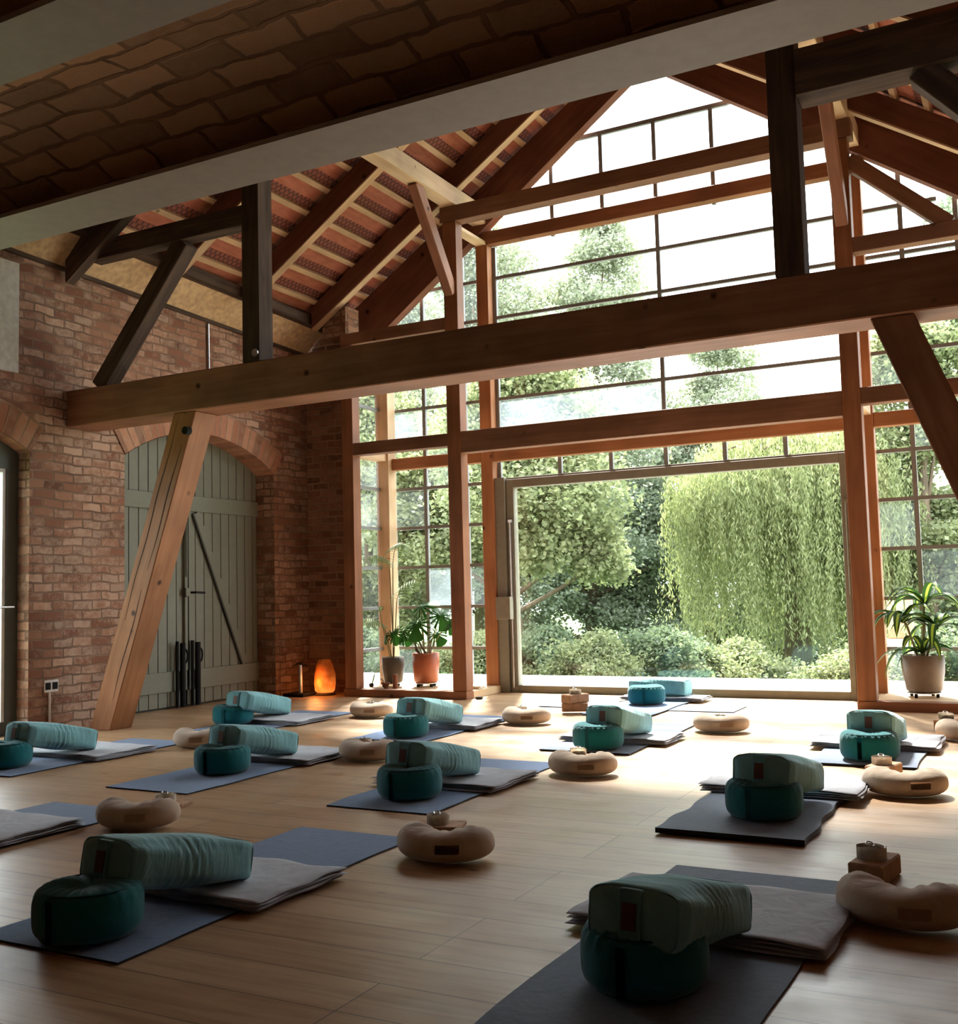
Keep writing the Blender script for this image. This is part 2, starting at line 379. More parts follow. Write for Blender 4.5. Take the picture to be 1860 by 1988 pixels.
# ------------------------------------------------------------------ floor, walls
bm = bmesh.new(); add_box(bm, -7.65, 1.3, -3.2, 10.02, -.2, 0); struct(finish('floor', bm, FLOOR))
def arch_z(y, y0, y1, spring, crown):
    c = (y0+y1)/2; h = (y1-y0)/2; s = crown-spring; R = (h*h+s*s)/(2*s); cz = crown-R
    return cz+math.sqrt(max(R*R-(y-c)**2, 0))
DO2 = (6.90, 9.02, 2.39, 2.70); DO3 = (4.45, 5.88, 2.30, 2.50)
def wall_cols(bm, xs, y0, y1, zbot, ztop, n=1):
    for i in range(n):
        a = y0+(y1-y0)*i/n; b = y0+(y1-y0)*(i+1)/n
        add_hex(bm, [(xs[0], a, zbot(a)), (xs[1], a, zbot(a)), (xs[1], b, zbot(b)), (xs[0], b, zbot(b)),
                     (xs[0], a, ztop(a)), (xs[1], a, ztop(a)), (xs[1], b, ztop(b)), (xs[0], b, ztop(b))])
bm = bmesh.new(); zz = lambda y: 0.; wt = walltop; xs = (XL-.38, XL)
wt0 = lambda y: min(walltop(y), 4.0)
wall_cols(bm, xs, -3.2, DO3[0], zz, wt0, 6)
wall_cols(bm, xs, *DO3[:2], lambda y: arch_z(y, *DO3), wt0, 14)
wall_cols(bm, xs, DO3[1], DO2[0], zz, wt0)
wall_cols(bm, xs, *DO2[:2], lambda y: arch_z(y, *DO2), wt0, 18)
wall_cols(bm, xs, DO2[1], 9.62, zz, wt0)
bmesh.ops.remove_doubles(bm, verts=bm.verts, dist=1e-4)
bmesh.ops.delete(bm, geom=[f for f in bm.faces if False], context='FACES')
struct(finish('wall_left', bm, BRICK))
# far end pier of the brick wall
bm = bmesh.new(); add_box(bm, XL-.38, -6.74, 9.62, 9.80, 0, 4.30)
struct(finish('wall_front', bm, BRICK_DARK))
bm = bmesh.new(); add_hex(bm, [(-6.49, 9.30, 0), (-6.47, 9.33, 0), (-6.73, 9.66, 0), (-6.75, 9.63, 0), (-6.49, 9.30, 4.2), (-6.47, 9.33, 4.2), (-6.73, 9.66, 4.2), (-6.75, 9.63, 4.2)]); struct(finish('wall_corner', bm, BRICK_DARK))
bm = bmesh.new(); add_box(bm, -6.84, -6.52, 9.36, 9.60, 3.90, 4.22); struct(finish('wall_corner', bm, BRICK))
bm = bmesh.new(); add_box(bm, .92, 1.3, -3.2, 10.0, 0, 3.9); struct(finish('wall_right', bm, BRICK))
bm = bmesh.new(); add_box(bm, XL-.38, 1.3, -3.5, -3.2, 0, 6.6); struct(finish('wall_back', bm, BRICK_DARK))
# brick soldier arches over the two openings
def arch_ring(name, D, rise=.26):
    y0, y1, sp, cr = D; c = (y0+y1)/2; h = (y1-y0)/2; s = cr-sp; R = (h*h+s*s)/(2*s); cz = cr-R
    a = math.asin(h/R); n = 36; bm = bmesh.new(); L = bm.loops.layers.uv.new('UVMap')
    def pt(t, r, x): return (x, c+math.sin(t)*r, cz+math.cos(t)*r)
    for i in range(n):
        t0 = -a+2*a*i/n; t1 = -a+2*a*(i+1)/n
        for quad, uv in (
            ([pt(t0, R, XL+.012), pt(t1, R, XL+.012), pt(t1, R+rise, XL+.012), pt(t0, R+rise, XL+.012)], [(t0*R, .0), (t1*R, 0), (t1*R, rise), (t0*R, rise)]),
            ([pt(t0, R-.004, XL+.012), pt(t1, R-.004, XL+.012), pt(t1, R-.004, XL-.25), pt(t0, R-.004, XL-.25)], [(t0*R, 0), (t1*R, 0), (t1*R, .26), (t0*R, .26)]),
            ([pt(t0, R+rise, XL+.012), pt(t1, R+rise, XL+.012), pt(t1, R+rise, XL-.05), pt(t0, R+rise, XL-.05)], [(t0*R, .2), (t1*R, .2), (t1*R, .26), (t0*R, .26)])):
            f = bm.faces.new([bm.verts.new(p) for p in quad])
            for l, u in zip(f.loops, uv): l[L].uv = u
    o = finish(name, bm, BRICK_ARCH); struct(o)
arch_ring('trim_1', DO2); arch_ring('trim_2', DO3)
bm = bmesh.new()
for a, b in ((3.4, 9.62),):
    add_hex(bm, [(XL-.1, a, wt0(a)), (XL+.03, a, wt0(a)), (XL+.03, b, wt0(b)), (XL-.1, b, wt0(b)),
                 (XL-.1, a, wt0(a)+.035), (XL+.03, a, wt0(a)+.035), (XL+.03, b, wt0(b)+.035), (XL-.1, b, wt0(b)+.035)])
tag(finish('wall_plate', bm, OLD, axis=(0, 1, 0)), 'thin dark timber plate along the top of the left brick wall', 'beam')
bm = bmesh.new(); a, b = 3.4, 9.60
add_hex(bm, [(XL+.005, a, wt0(a)+.036), (XL+.03, a, wt0(a)+.036), (XL+.03, b, wt0(b)+.036), (XL+.005, b, wt0(b)+.036),
             (XL+.23, a, wt0(a)+.25), (XL+.255, a, wt0(a)+.25), (XL+.255, b, wt0(b)+.25), (XL+.23, b, wt0(b)+.25)])
tag(finish('eaves_board', bm, OSB, axis=(0, 1, 0)), 'long yellow chipboard strip closing the eaves above the left brick wall', 'board')
bm = bmesh.new(); a, b = 3.4, 9.60
add_hex(bm, [(XL+.22, a, wt0(a)+.255), (XL+.34, a, wt0(a)+.255), (XL+.34, b, wt0(b)+.255), (XL+.22, b, wt0(b)+.255),
             (XL+.22, a, wt0(a)+.33), (XL+.34, a, wt0(a)+.36), (XL+.34, b, wt0(b)+.36), (XL+.22, b, wt0(b)+.33)])
tag(finish('eaves_shade_strip', bm, OLD, axis=(0, 1, 0)), 'dark strip standing in for the shaded gap above the yellow chipboard strip', 'beam')  # added dark strip: shade of the gap above the chipboard, put into colour
box_ = box('plaster_panel', XL+.001, XL+.04, 5.1, 5.735, 2.93, 3.84, PLASTER)
tag(box_, 'pale plaster strip on the upper left brick wall at the frame edge', 'plaster')

# ------------------------------------------------------------------ roof
RY = [3.95, 5.05, 6.17, 7.07, 8.10, 9.24]
rl = {'l': 'left', 'r': 'right'}
ordn = ['hidden behind the steel girder', 'nearest the steel girder', 'in line with the tie beam truss', 'next beyond the tie beam truss', 'midway to the gable', 'last but one before the glass gable']
for s, nm in ((-1, 'left'), (1, 'right')):
    for i, y in enumerate(RY):
        bm = bmesh.new(); xe = CX+s*(4.0 if i == 2 else 3.70)
        prism_xz(bm, [(CX+s*.02, under(CX)-.01), (xe, under(xe)), (xe, topz(xe)), (CX+s*.02, topz(CX)-.01)], y, y+.10)
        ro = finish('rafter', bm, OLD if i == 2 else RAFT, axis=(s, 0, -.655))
        bm = bmesh.new(); prism_xz(bm, [(CX+s*.02, under(CX)-.026), (xe, under(xe)-.016), (xe, under(xe)), (CX+s*.02, under(CX)-.01)], y+.005, y+.095); finish('lit_underside_strip', bm, (OLD if i == 2 else BATTEN), ro, axis=(s, 0, -.655))  # added strip; its pale colour stands in for bounce light under the rafter
        tag(ro, 'dark red-brown rafter of the %s roof slope, %s' % (nm, ordn[i]), 'rafter', 'rafters of the %s slope' % nm)
    bm = bmesh.new()
    def gu(x): return 6.33-(.735 if s < 0 else .69)*abs(x-(-3.23))
    xe = CX+s*3.55
    prism_xz(bm, [(CX+s*.001, gu(CX)), (xe, gu(xe)), (xe, topz(xe)), (CX+s*.001, topz(CX))], 9.86, 9.98)
    tag(finish('gable_rafter', bm, RAFT, axis=(s, 0, -.735)), 'deep gable rafter framing the %s edge of the glass gable' % nm, 'rafter')
    for k in range(-1, 15):
        d = 3.648-.2545*k
        if d < .1 or d > 4.1: continue
        x = CX+s*d; z = topz(x)
        bm = bmesh.new(); stick(bm, (x, 3.4, z+.022), (x, 9.99, z+.022), .055, .036, side=(1, 0, -s*.655))
        pos = ('lowest batten at the eaves' if k == -1 else 'batten counted %d up from the eaves' % (k+1))
        tag(finish('roof_batten', bm, BATTEN, axis=(0, 1, 0)), 'pale wooden tile %s on the %s slope' % (pos, nm), 'batten', 'battens of the %s slope' % nm)
    # tiles, one row per batten
    bm = bmesh.new(); L = bm.loops.layers.uv.new('UVMap'); k = -2
    while True:
        d0 = 3.648-.2545*k+.02; d1 = d0-.2545-.03; k += 1
        if d0 < .02: break
        d1 = max(d1, 0.0)
        x0, x1 = CX+s*d0, CX+s*d1; za, zb = topz(x0)+.046, topz(x1)+.046+.016
        vs = [bm.verts.new(p) for p in ((x0, 3.3, za), (x0, 10.02, za), (x1, 10.02, zb), (x1, 3.3, zb))]
        f = bm.faces.new(vs)
        for l, u in zip(f.loops, ((3.3, k), (10.02, k), (10.02, k+1.1), (3.3, k+1.1))): l[L].uv = (u[0], u[1])
        vs2 = [bm.verts.new(p) for p in ((x0, 3.3, za+.03), (x0, 10.02, za+.03), (x1, 10.02, zb+.03), (x1, 3.3, zb+.03))]
        for q in ((vs2[3], vs2[2], vs2[1], vs2[0]), (vs[0], vs2[0], vs2[1], vs[1]), (vs[3], vs[2], vs2[2], vs2[3]), (vs[1], vs2[1], vs2[2], vs[2]), (vs[0], vs[3], vs2[3], vs2[0])):
            f = bm.faces.new(q)
            for l in f.loops: l[L].uv = (l.vert.co.y, .7)
    xa = CX+s*.3; add_hex(bm, [(CX, 3.3, topz(CX)+.10), (xa, 3.3, topz(xa)+.10), (xa, 10.02, topz(xa)+.10), (CX, 10.02, topz(CX)+.10), (CX, 3.3, topz(CX)+.14), (xa, 3.3, topz(xa)+.14), (xa, 10.02, topz(xa)+.14), (CX, 10.02, topz(CX)+.14)])
    o = finish('ceiling', bm, TILE, uvs=False); struct(o)
tag(box('ridge_beam', CX-.07, CX+.07, 3.4, 9.86, 6.34, 6.56, OLD, bevel=.004), 'dark ridge beam under the roof peak', 'beam')
# upper back enclosure above the vault (roof continues over the gallery)
bm = bmesh.new()
for s in (-1, 1):
    x0 = CX+s*4.5
    vs = [bm.verts.new(p) for p in ((CX, -3.5, 6.75), (x0, -3.5, 6.75-.655*4.5), (x0, 3.4, 6.75-.655*4.5), (CX, 3.4, 6.75))]; bm.faces.new(vs)
    vs2 = [bm.verts.new((v.co.x, v.co.y, v.co.z+.05)) for v in vs]; bm.faces.new(vs2[::-1])
struct(finish('ceiling', bm, BOARDDK))

# purlins
for x, nm in ((-5.19, 'left'), (-1.36, 'right')):
    timber('purlin', 'pale squared purlin under the %s roof slope, running to the glass gable' % nm, x, x+.16, 3.45, 9.92, 5.012, 5.20, PALE)
# plank of inner gable frame
G = 'timber posts of the inner window frame'
timber('timber_post', 'inner timber post where the brick wall ends beside the orange lamp', -6.485, -6.345, YI, YI+.14, .08, 3.73, GABR, G, 'post')
timber('timber_post', 'tall inner timber post left of the big glass door', -5.19, -5.035, YI, YI+.14, .08, 4.84, GABR, G, 'post')
timber('timber_post', 'tall inner timber post right of the big glass door, cracked at its foot', -1.365, -1.215, YI, YI+.14, .08, 4.84, GABR, G, 'post')
G = 'timber posts of the outer window frame'
timber('outer_post', 'outer corner post of the left plant bay behind the palm', -6.49, -6.325, YO-.08, YO+.08, .07, 3.93, PALE, G, 'post')
timber('outer_post', 'outer timber post against the left jamb of the big glass door', -5.19, -5.05, YO-.02, YO+.10, .07, 4.80, TIMBER_RED, G, 'post')
timber('outer_post', 'outer timber post behind the cracked post right of the big door', -1.36, -1.215, YO-.02, YO+.10, .07, 4.80, TIMBER_RED, G, 'post')
# beams
timber('collar_beam', 'dark brown collar beam across the inner gable frame', -5.22, -1.18, YI, YI+.15, 4.845, 5.010, GAB)
timber('outer_beam', 'upper outer cross beam just behind the collar beam', -5.22, -1.18, YO-.02, YO+.10, 4.803, 4.945, GABR)
timber('transom_beam', 'deep inner transom beam above the big glass door', -5.035, -1.365, YI+.005, YI+.135, 2.455, 2.672, GAB)
timber('transom_beam', 'short inner transom beam across the left plant bay', -6.345, -5.19, YI+.005, YI+.135, 2.537, 2.668, GAB)
timber('transom_beam', 'inner transom beam across the right plant bay, behind the slanting brace', -1.215, .92, YI+.005, YI+.135, 2.54, 2.68, GAB)
timber('outer_transom', 'orange outer transom beam seen under the deep transom above the big door', -5.05, -1.36, YO-.01, YO+.09, 2.44, 2.57, TIMBER_RED)
timber('outer_transom', 'orange outer transom beam at the back of the left plant bay', -6.325, -5.19, YO-.01, YO+.09, 2.44, 2.57, TIMBER_RED)
timber('outer_transom', 'orange outer transom beam at the back of the right plant bay', -1.215, .92, YO-.01, YO+.09, 2.44, 2.57, TIMBER_RED)
timber('upper_transom', 'short upper cross beam from brick pier to the left inner post', -6.49, -5.19, YI+.005, YI+.135, 3.735, 3.862, GAB)
timber('upper_transom', 'short upper cross beam to the right of the right inner post', -1.215, .92, YI+.005, YI+.135, 3.835, 3.968, GAB)
for x0, x1, z0, z1, nm in ((-6.48, -6.35, 2.54, 2.66, 'from the lamp-side post to the bay corner post'), (-5.18, -5.06, 2.55, 2.67, 'from the left inner post to the door-side outer post'),
                           (-1.35, -1.23, 2.55, 2.67, 'behind the cracked right post'), (-5.18, -5.06, 4.80, 4.84, 'high up under the left end of the collar beam')):
    timber('tie_piece', 'short pale tie piece running back %s' % nm, x0, x1, YI+.14, YO-.08 if x0 < -6 else YO-.02, z0, z1, PALE)
# sills
timber('sill_beam', 'low dark sill beam along the foot of the left plant bay', -6.50, -5.035, YI-.005, YI+.145, 0, .078, GABR, cat='sill')
timber('sill_beam', 'low dark sill beam along the foot of the right plant bay', -1.368, .92, YI-.005, YI+.145, 0, .078, GABR, cat='sill')
timber('sill_beam', 'pale side sill running back from the left inner post to the door jamb', -5.19, -5.035, YI+.145, 9.99, 0, .075, PALE, cat='sill')
timber('sill_beam', 'side sill running back from the cracked right post to the door jamb', -1.365, -1.215, YI+.145, 9.99, 0, .075, PALE, cat='sill')
for x0, x1, nm in ((-6.5, -5.19, 'left'), (-1.215, .92, 'right')):
    struct(box('floor', x0, x1, YI+.145, 10.02, 0, .07, PALE))

# near truss
YT = 6.25
timber('tie_beam', 'huge pale brown tie beam spanning the whole hall', XL+.001, .92, YT, YT+.33, 2.553, 2.866, TIMBER, bevel=.008)
G = 'hanging truss posts'
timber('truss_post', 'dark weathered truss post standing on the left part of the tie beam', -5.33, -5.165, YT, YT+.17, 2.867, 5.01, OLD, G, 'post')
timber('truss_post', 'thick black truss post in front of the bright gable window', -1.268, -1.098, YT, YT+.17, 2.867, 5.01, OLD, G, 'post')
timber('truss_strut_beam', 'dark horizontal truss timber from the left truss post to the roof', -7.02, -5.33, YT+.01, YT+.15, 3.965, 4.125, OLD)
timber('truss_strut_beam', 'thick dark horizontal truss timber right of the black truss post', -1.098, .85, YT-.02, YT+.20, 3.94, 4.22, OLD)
def sbeam(name, label, p0, p1, w, h, mat, side, cat='brace', group=None, bevel=.006):
    bm = bmesh.new(); stick(bm, p0, p1, w, h, side); d = Vector(p1)-Vector(p0)
    return tag(finish(name, bm, mat, axis=tuple(d), bevel=bevel), label, cat, group)
sbeam('truss_strut', 'dark slanting strut from the left end of the tie beam up to the roof truss', (-6.93, YT+.09, 2.867), (-5.98, YT+.09, 3.965), .14, .155, OLD, (0, 1, 0))
sbeam('truss_strut', 'dark slanting strut at the upper right edge', (.53, YT+.09, 2.867), (-.42, YT+.09, 3.95), .14, .155, OLD, (0, 1, 0))
def brace(name, label, tx, bx, z0, z1, w, y0, y1, mat):
    bm = bmesh.new()
    prism_xz(bm, [(tx-w/2, z1), (tx+w/2, z1), (bx+w/2, z0), (bx-w/2, z0)], y0, y1)
    return tag(finish(name, bm, mat, axis=(tx-bx, 0, z1-z0), bevel=.006), label, 'brace')
b1 = brace('tie_beam_brace', 'thick slanting timber brace in front of the green door, propping the tie beam', -5.955, -6.90, 0, 2.552, .235, YT+.03, YT+.27, TIMBER_RED)
bm = bmesh.new(); tube(bm, [(-5.907, YT-.02, 2.394), (-5.907, YT+.031, 2.394)], .032, 16); finish('bolt', bm, BLACK, b1)
for dx, za, zb in ((.055, .25, 1.15), (-.05, .9, 2.5), (.06, 1.3, 2.3)):
    bm = bmesh.new(); n = 14; fr = lambda z: -6.90+(z/2.552)*.945
    v = []
    for q in range(n+1):
        z = za+(zb-za)*q/n; wq = .0045*math.sin(PI*q/n)+.0006; x = fr(z)+dx+.006*math.sin(z*9)
        v.append((bm.verts.new((x-wq, YT+.0285, z)), bm.verts.new((x+wq, YT+.0285, z)), bm.verts.new((x, YT+.034, z))))
    for a_, b_ in zip(v, v[1:]):
        bm.faces.new([a_[0], a_[1], b_[1], b_[0]]); bm.faces.new([a_[1], a_[2], b_[2], b_[1]]); bm.faces.new([a_[2], a_[0], b_[0], b_[2]])
    finish('drying_crack', bm, BOARDDK, b1)
brace('tie_beam_brace', 'slanting timber brace crossing the right window bay under the tie beam', -.64, .31, 0, 2.552, .235, YT+.03, YT+.27, TIMBER)
bm = bmesh.new(); tube(bm, [(-5.20, YT-.012, 2.93), (-5.20, YT, 2.93)], .03, 14); tag(finish('iron_bolt', bm, CHROME), 'shiny round bolt at the foot of the left truss post', 'bolt')
for x, nm in ((-5.11, 'left'), (-1.285, 'right')):
    sbeam('knee_brace', 'short knee brace from the %s inner post up to the purlin' % nm, (x, 8.52, 5.03), (x, 9.20, 4.10), .10, .13, TIMBER, (1, 0, 0))
sbeam('gable_brace', 'slanting brace in the upper right corner of the glass gable', (-1.22, YI+.07, 4.65), (-.46, YI+.07, 3.95), .12, .125, GAB, (0, 1, 0))

# ------------------------------------------------------------------ steel girders and brick vaults near the camera
def girder(label, y0, y1, zb=2.635):
    bm = bmesh.new(); yc = (y0+y1)/2; x0, x1 = XL+.001, .92
    add_box(bm, x0, x1, y0, y1, zb, zb+.018); add_box(bm, x0, x1, yc-.007, yc+.007, zb+.018, zb+.30); add_box(bm, x0, x1, y0, y1, zb+.30, zb+.318)
    tag(finish('steel_girder', bm, STEEL, bevel=.0), label, 'girder', 'steel girders')
girder('long grey steel girder spanning the hall in front of the roof', 2.825, 3.085)
girder('grey steel girder at the top left corner, nearer than the long one', 1.848, 2.082)
girder('grey steel girder overhead behind the viewpoint', .87, 1.11)
bm = bmesh.new(); L = bm.loops.layers.uv.new('UVMap')
def vault(y0, y1, zb=2.70, rise=.13, n=16):
    prev = None; arc = 0
    for i in range(n+1):
        t = i/n; y = y0+(y1-y0)*t; z = zb+rise*(1-(2*t-1)**2)
        if prev:
            dl = math.hypot(y-prev[0], z-prev[1])
            f = bm.faces.new([bm.verts.new(p) for p in ((XL, prev[0], prev[1]), (.92, prev[0], prev[1]), (.92, y, z), (XL, y, z))])
            for l, u in zip(f.loops, ((XL, arc), (.92, arc), (.92, arc+dl), (XL, arc+dl))): l[L].uv = u
            arc += dl
        prev = (y, z)
vault(1.972, 2.948); vault(.997, 1.958); vault(-.10, .983); vault(-1.2, -.1); vault(-2.3, -1.2); vault(-3.2, -2.3)
add_box(bm, XL, .92, -3.2, 3.08, 2.955, 2.98)
o = finish('ceiling', bm, BRICK_VAULT, uvs=False, smooth=True); struct(o)

# ------------------------------------------------------------------ glazed gable
ROWS = [.459, .906, 1.348, 1.787, 2.226, 2.68, 3.125, 3.57, 4.017, 4.456, 4.90, 5.35, 5.795]
bw, bd = .034, .04
def vbar(bm, x, z0, z1, w=bw): add_box(bm, x-w/2, x+w/2, YG-bd/2, YG+bd/2, z0, z1)
def hbar(bm, x0, x1, z, w=bw): add_box(bm, x0, x1, YG-bd/2+.002, YG+bd/2-.002, z-w/2, z+w/2)
def gl(x): return 6.33-(.735 if x < -3.23 else .69)*abs(x+3.23)+.06
def pane_quads(xs, zs, clip=None, haze=None):
    bm = bmesh.new()
    for i in range(len(xs)-1):
        for j in range(len(zs)-1):
            x0, x1, z0, z1 = xs[i], xs[i+1], zs[j], zs[j+1]
            pts = [(x0, z0), (x1, z0), (x1, z1), (x0, z1)]
            if clip:
                if z0 >= max(clip(x0), clip(x1)): continue
                poly = [(x0, z0), (x1, z0)]
                n = 6
                for q in range(n+1):
                    x = x1+(x0-x1)*q/n; poly.append((x, max(z0+1e-4, min(z1, clip(x)))))
                pts = poly
            f = bm.faces.new([bm.verts.new((x, YG, z)) for x, z in pts])
            h = haze(i, j) if haze else 0
            f.material_index = h
    return bm
def window(n, x0, x1, z0, z1, cols, rows, clip=None, haze=None, frame=True):
    bm = bmesh.new(); xs = [x0]+[c for c in cols if x0 < c < x1]+[x1]
    rr = [r for r in rows if z0 < r < z1]
    for c in xs[1:-1]: vbar(bm, c, z0, min(z1, clip(c)) if clip else z1, bw*1.2)
    for r in rr:
        a, b = x0, x1
        if clip:
            hw = (6.39-r)/.735; a, b = max(x0, -3.23-hw), min(x1, -3.23+hw)
        hbar(bm, a, b, r)
    if frame:
        vbar(bm, x0+.02, z0, (min(z1, clip(x0+.02)) if clip else z1), .04); vbar(bm, x1-.02, z0, (min(z1, clip(x1-.02)) if clip else z1), .04)
    o = finish('window_%d' % n, bm, MUNTIN); struct(o)
    g = finish('glass', pane_quads(xs, [z0]+rr+[z1], clip, haze), [GLASS, GLASSH, GLASSF], o)
    return o
NX = [-4.325, -3.758, -3.181, -2.592, -2.017]
SPEC = {(0, 0): 0}
def hz_left(i, j): return 2 if (i, j) in ((0, 6), (1, 2)) else (1 if (i*7+j*5) % 4 == 0 else 0)
window(1, -6.40, -5.05, .07, 3.93, [-5.957, -5.44], ROWS, haze=hz_left)
window(2, -6.45, -5.05, 3.93, 6.3, [-5.957, -5.44], ROWS, gl, lambda i, j: 1)
window(3, -5.05, -1.36, 2.57, 4.80, [-3.181], [3.125, 3.57, 4.017, 4.456], haze=lambda i, j: (2 if (i, j) == (0, 0) else 0))
window(4, -5.05, -1.36, 2.262, 2.44, NX, [])
window(5, -5.05, -1.36, 4.80, 5.795, NX, [], gl, frame=False)
window(9, -5.05, -1.36, 5.795, 6.6, [], [], gl, frame=False)
bm = bmesh.new(); hw = (6.39-5.795)/.735; hbar(bm, -3.23-hw, -3.23+hw, 5.795, .045); struct(finish('trim_3', bm, MUNTIN))
window(6, -1.36, .90, .07, 3.93, [-.907, -.45, .0, .45], ROWS, haze=lambda i, j: 1 if (i+j) % 3 == 0 else 0)
window(7, -1.36, .90, 3.93, 6.3, [-.907, -.45, .0, .45], ROWS, gl, lambda i, j: 1)
# side window of left bay, in plane x=-6.45
bm = bmesh.new()
for r in ROWS[:8]: add_box(bm, -6.47, -6.43, YI+.14, YO-.08, r-.017, r+.017)
o = finish('window_8', bm, MUNTIN); struct(o)
bm = bmesh.new(); zs = [.07]+ROWS[:8]+[3.93]
for j in range(len(zs)-1):
    f = bm.faces.new([bm.verts.new(p) for p in ((-6.45, YI+.14, zs[j]), (-6.45, YO-.08, zs[j]), (-6.45, YO-.08, zs[j+1]), (-6.45, YI+.14, zs[j+1]))])
    f.material_index = 2 if j in (5, 4) else 1
finish('glass', bm, [GLASS, GLASSH, GLASSF], o)

# the big lifting glass door
D0, D1 = 9.975, 10.075
bm = bmesh.new()
xl, xr = -4.845, -1.536
add_box(bm, -4.93, xl, D0, D1, .0, 2.24); add_box(bm, xr, -1.44, D0, D1, .0, 2.24)
add_box(bm, xl, xr, D0, D1, 2.15, 2.24); add_box(bm, xl, xr, D0, D1, .0, .076)
door = finish('door_1', bm, FRAMEG, bevel=.004); struct(door)
bm = bmesh.new(); add_box(bm, xl+.002, xr-.002, 10.02, 10.028, .07, 2.16); finish('glass', bm, GLASS, door)
bm = bmesh.new(); add_box(bm, -5.05, -4.935, 9.94, 10.07, 0, 2.26); add_box(bm, -1.435, -1.36, 9.94, 10.07, 0, 2.26); add_box(bm, -5.05, -1.36, 10.0, 10.08, 2.242, 2.262)
finish('door_frame', bm, FRAMEG, door, bevel=.003)
for x in (-4.885, -1.49):
    bm = bmesh.new(); tube(bm, [(x, 9.955, .95), (x, 9.955, 1.78)], .010, 8); add_box(bm, x-.02, x+.02, 9.945, 9.975, 1.78, 1.81)
    add_box(bm, x-.006, x+.006, 9.95, 9.975, .05, .95)
    finish('guide_rail', bm, CHROME if x < -3 else FRAMEG, door)
tag(box('control_box', -5.03, -4.865, 9.86, 9.945, .765, 1.0, FRAMEG, bevel=.004), 'khaki counterweight box on the left jamb of the big door', 'box')

# ------------------------------------------------------------------ green arched double door in the brick wall (door_2)
XD = XL-.25
bm = bmesh.new()
y0, y1 = DO2[0]-.15, DO2[1]+.05
n = 40; ymid = 7.94
def leafpanel(bm, ya, yb, x0, x1, z0, top):
    m = max(1, int((yb-ya)/.12)); w = (yb-ya)/m
    for i in range(m):
        a = ya+w*i+.004; b = ya+w*(i+1)-.004
        add_hex(bm, [(x0, a, z0), (x1, a, z0), (x1, b, z0), (x0, b, z0), (x0, a, top(a)), (x1, a, top(a)), (x1, b, top(b)), (x0, b, top(b))])
topf = lambda y: min(arch_z(min(max(y, DO2[0]), DO2[1]), *DO2)+.10, 2.9)
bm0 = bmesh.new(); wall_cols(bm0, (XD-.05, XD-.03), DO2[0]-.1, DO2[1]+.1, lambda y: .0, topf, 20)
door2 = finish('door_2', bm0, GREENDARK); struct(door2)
for nm, ya, yb in (('left', DO2[0]-.08, ymid-.01), ('right', ymid+.01, DO2[1]+.06)):
    bm = bmesh.new(); leafpanel(bm, ya, yb, XD-.03, XD, .02, topf)
    lf = finish('door_leaf', bm, GREENPAINT, door2, bevel=.002)
    bm = bmesh.new(); add_box(bm, XD, XD+.025, ya, yb, .165, .36); finish('ledge', bm, GREENPAINT, lf, bevel=.003)
    bm = bmesh.new(); add_box(bm, XD, XD+.025, ya, yb, 1.94, 2.10); finish('ledge', bm, GREENPAINT, lf, bevel=.003)
    if nm == 'right':
        bm = bmesh.new(); stick(bm, (XD+.012, ymid+.13, 1.93), (XD+.012, DO2[1]-.22, .37), .022, .085, (1, 0, 0)); finish('diagonal_brace', bm, GREENPAINT, lf)
        bm = bmesh.new(); stick(bm, (XD+.02, ymid+.08, 1.92), (XD+.02, DO2[1]-.27, .36), .018, .02, (1, 0, 0)); finish('brace_gap', bm, GREENDARK, lf)
bm = bmesh.new(); add_box(bm, XD, XD+.03, ymid-.045, ymid+.045, .36, 1.94); finish('cover_strip', bm, GREENPAINT, door2, bevel=.003)
bm = bmesh.new(); add_box(bm, XD+.03, XD+.036, ymid-.004, ymid+.004, .2, 2.6); finish('joint', bm, BLACK, door2)
bm = bmesh.new(); tube(bm, [(XD+.045, ymid-.03, 1.28), (XD+.045, ymid-.03, 2.05)], .008, 8); add_box(bm, XD+.025, XD+.06, ymid-.06, ymid+.0, 1.09, 1.17); finish('rod_bolt', bm, GREENPAINT, door2)
bm = bmesh.new(); tube(bm, [(XD+.03, ymid+.03, 1.125), (XD+.10, ymid+.03, 1.125), (XD+.10, ymid+.16, 1.12)], .011, 8); add_box(bm, XD+.031, XD+.04, ymid-.06, ymid-.03, 1.08, 1.17); finish('handle', bm, BLACK, door2)
for yy, nm in ((ymid-.11, 0), (ymid+.10, 1)):
    bm = bmesh.new(); tube(bm, [(XD+.06, yy, .01), (XD+.06, yy, .63)], .028, 10); tube(bm, [(XD+.06, yy-.075, .01), (XD+.06, yy-.075, .65)], .018, 8)
    pts = [(XD+.06, yy+.03+.035*math.sin(a), .50+.07*math.cos(a)) for a in [PI*1.9*q/12-.4 for q in range(13)]]
    tube(bm, pts, .009, 6)
    tag(finish('black_rod_stand', bm, BLACK), 'black iron rod with a hook against the green door, %s of the pair' % ('left' if nm == 0 else 'right'), 'rod', 'black rods at the green door')

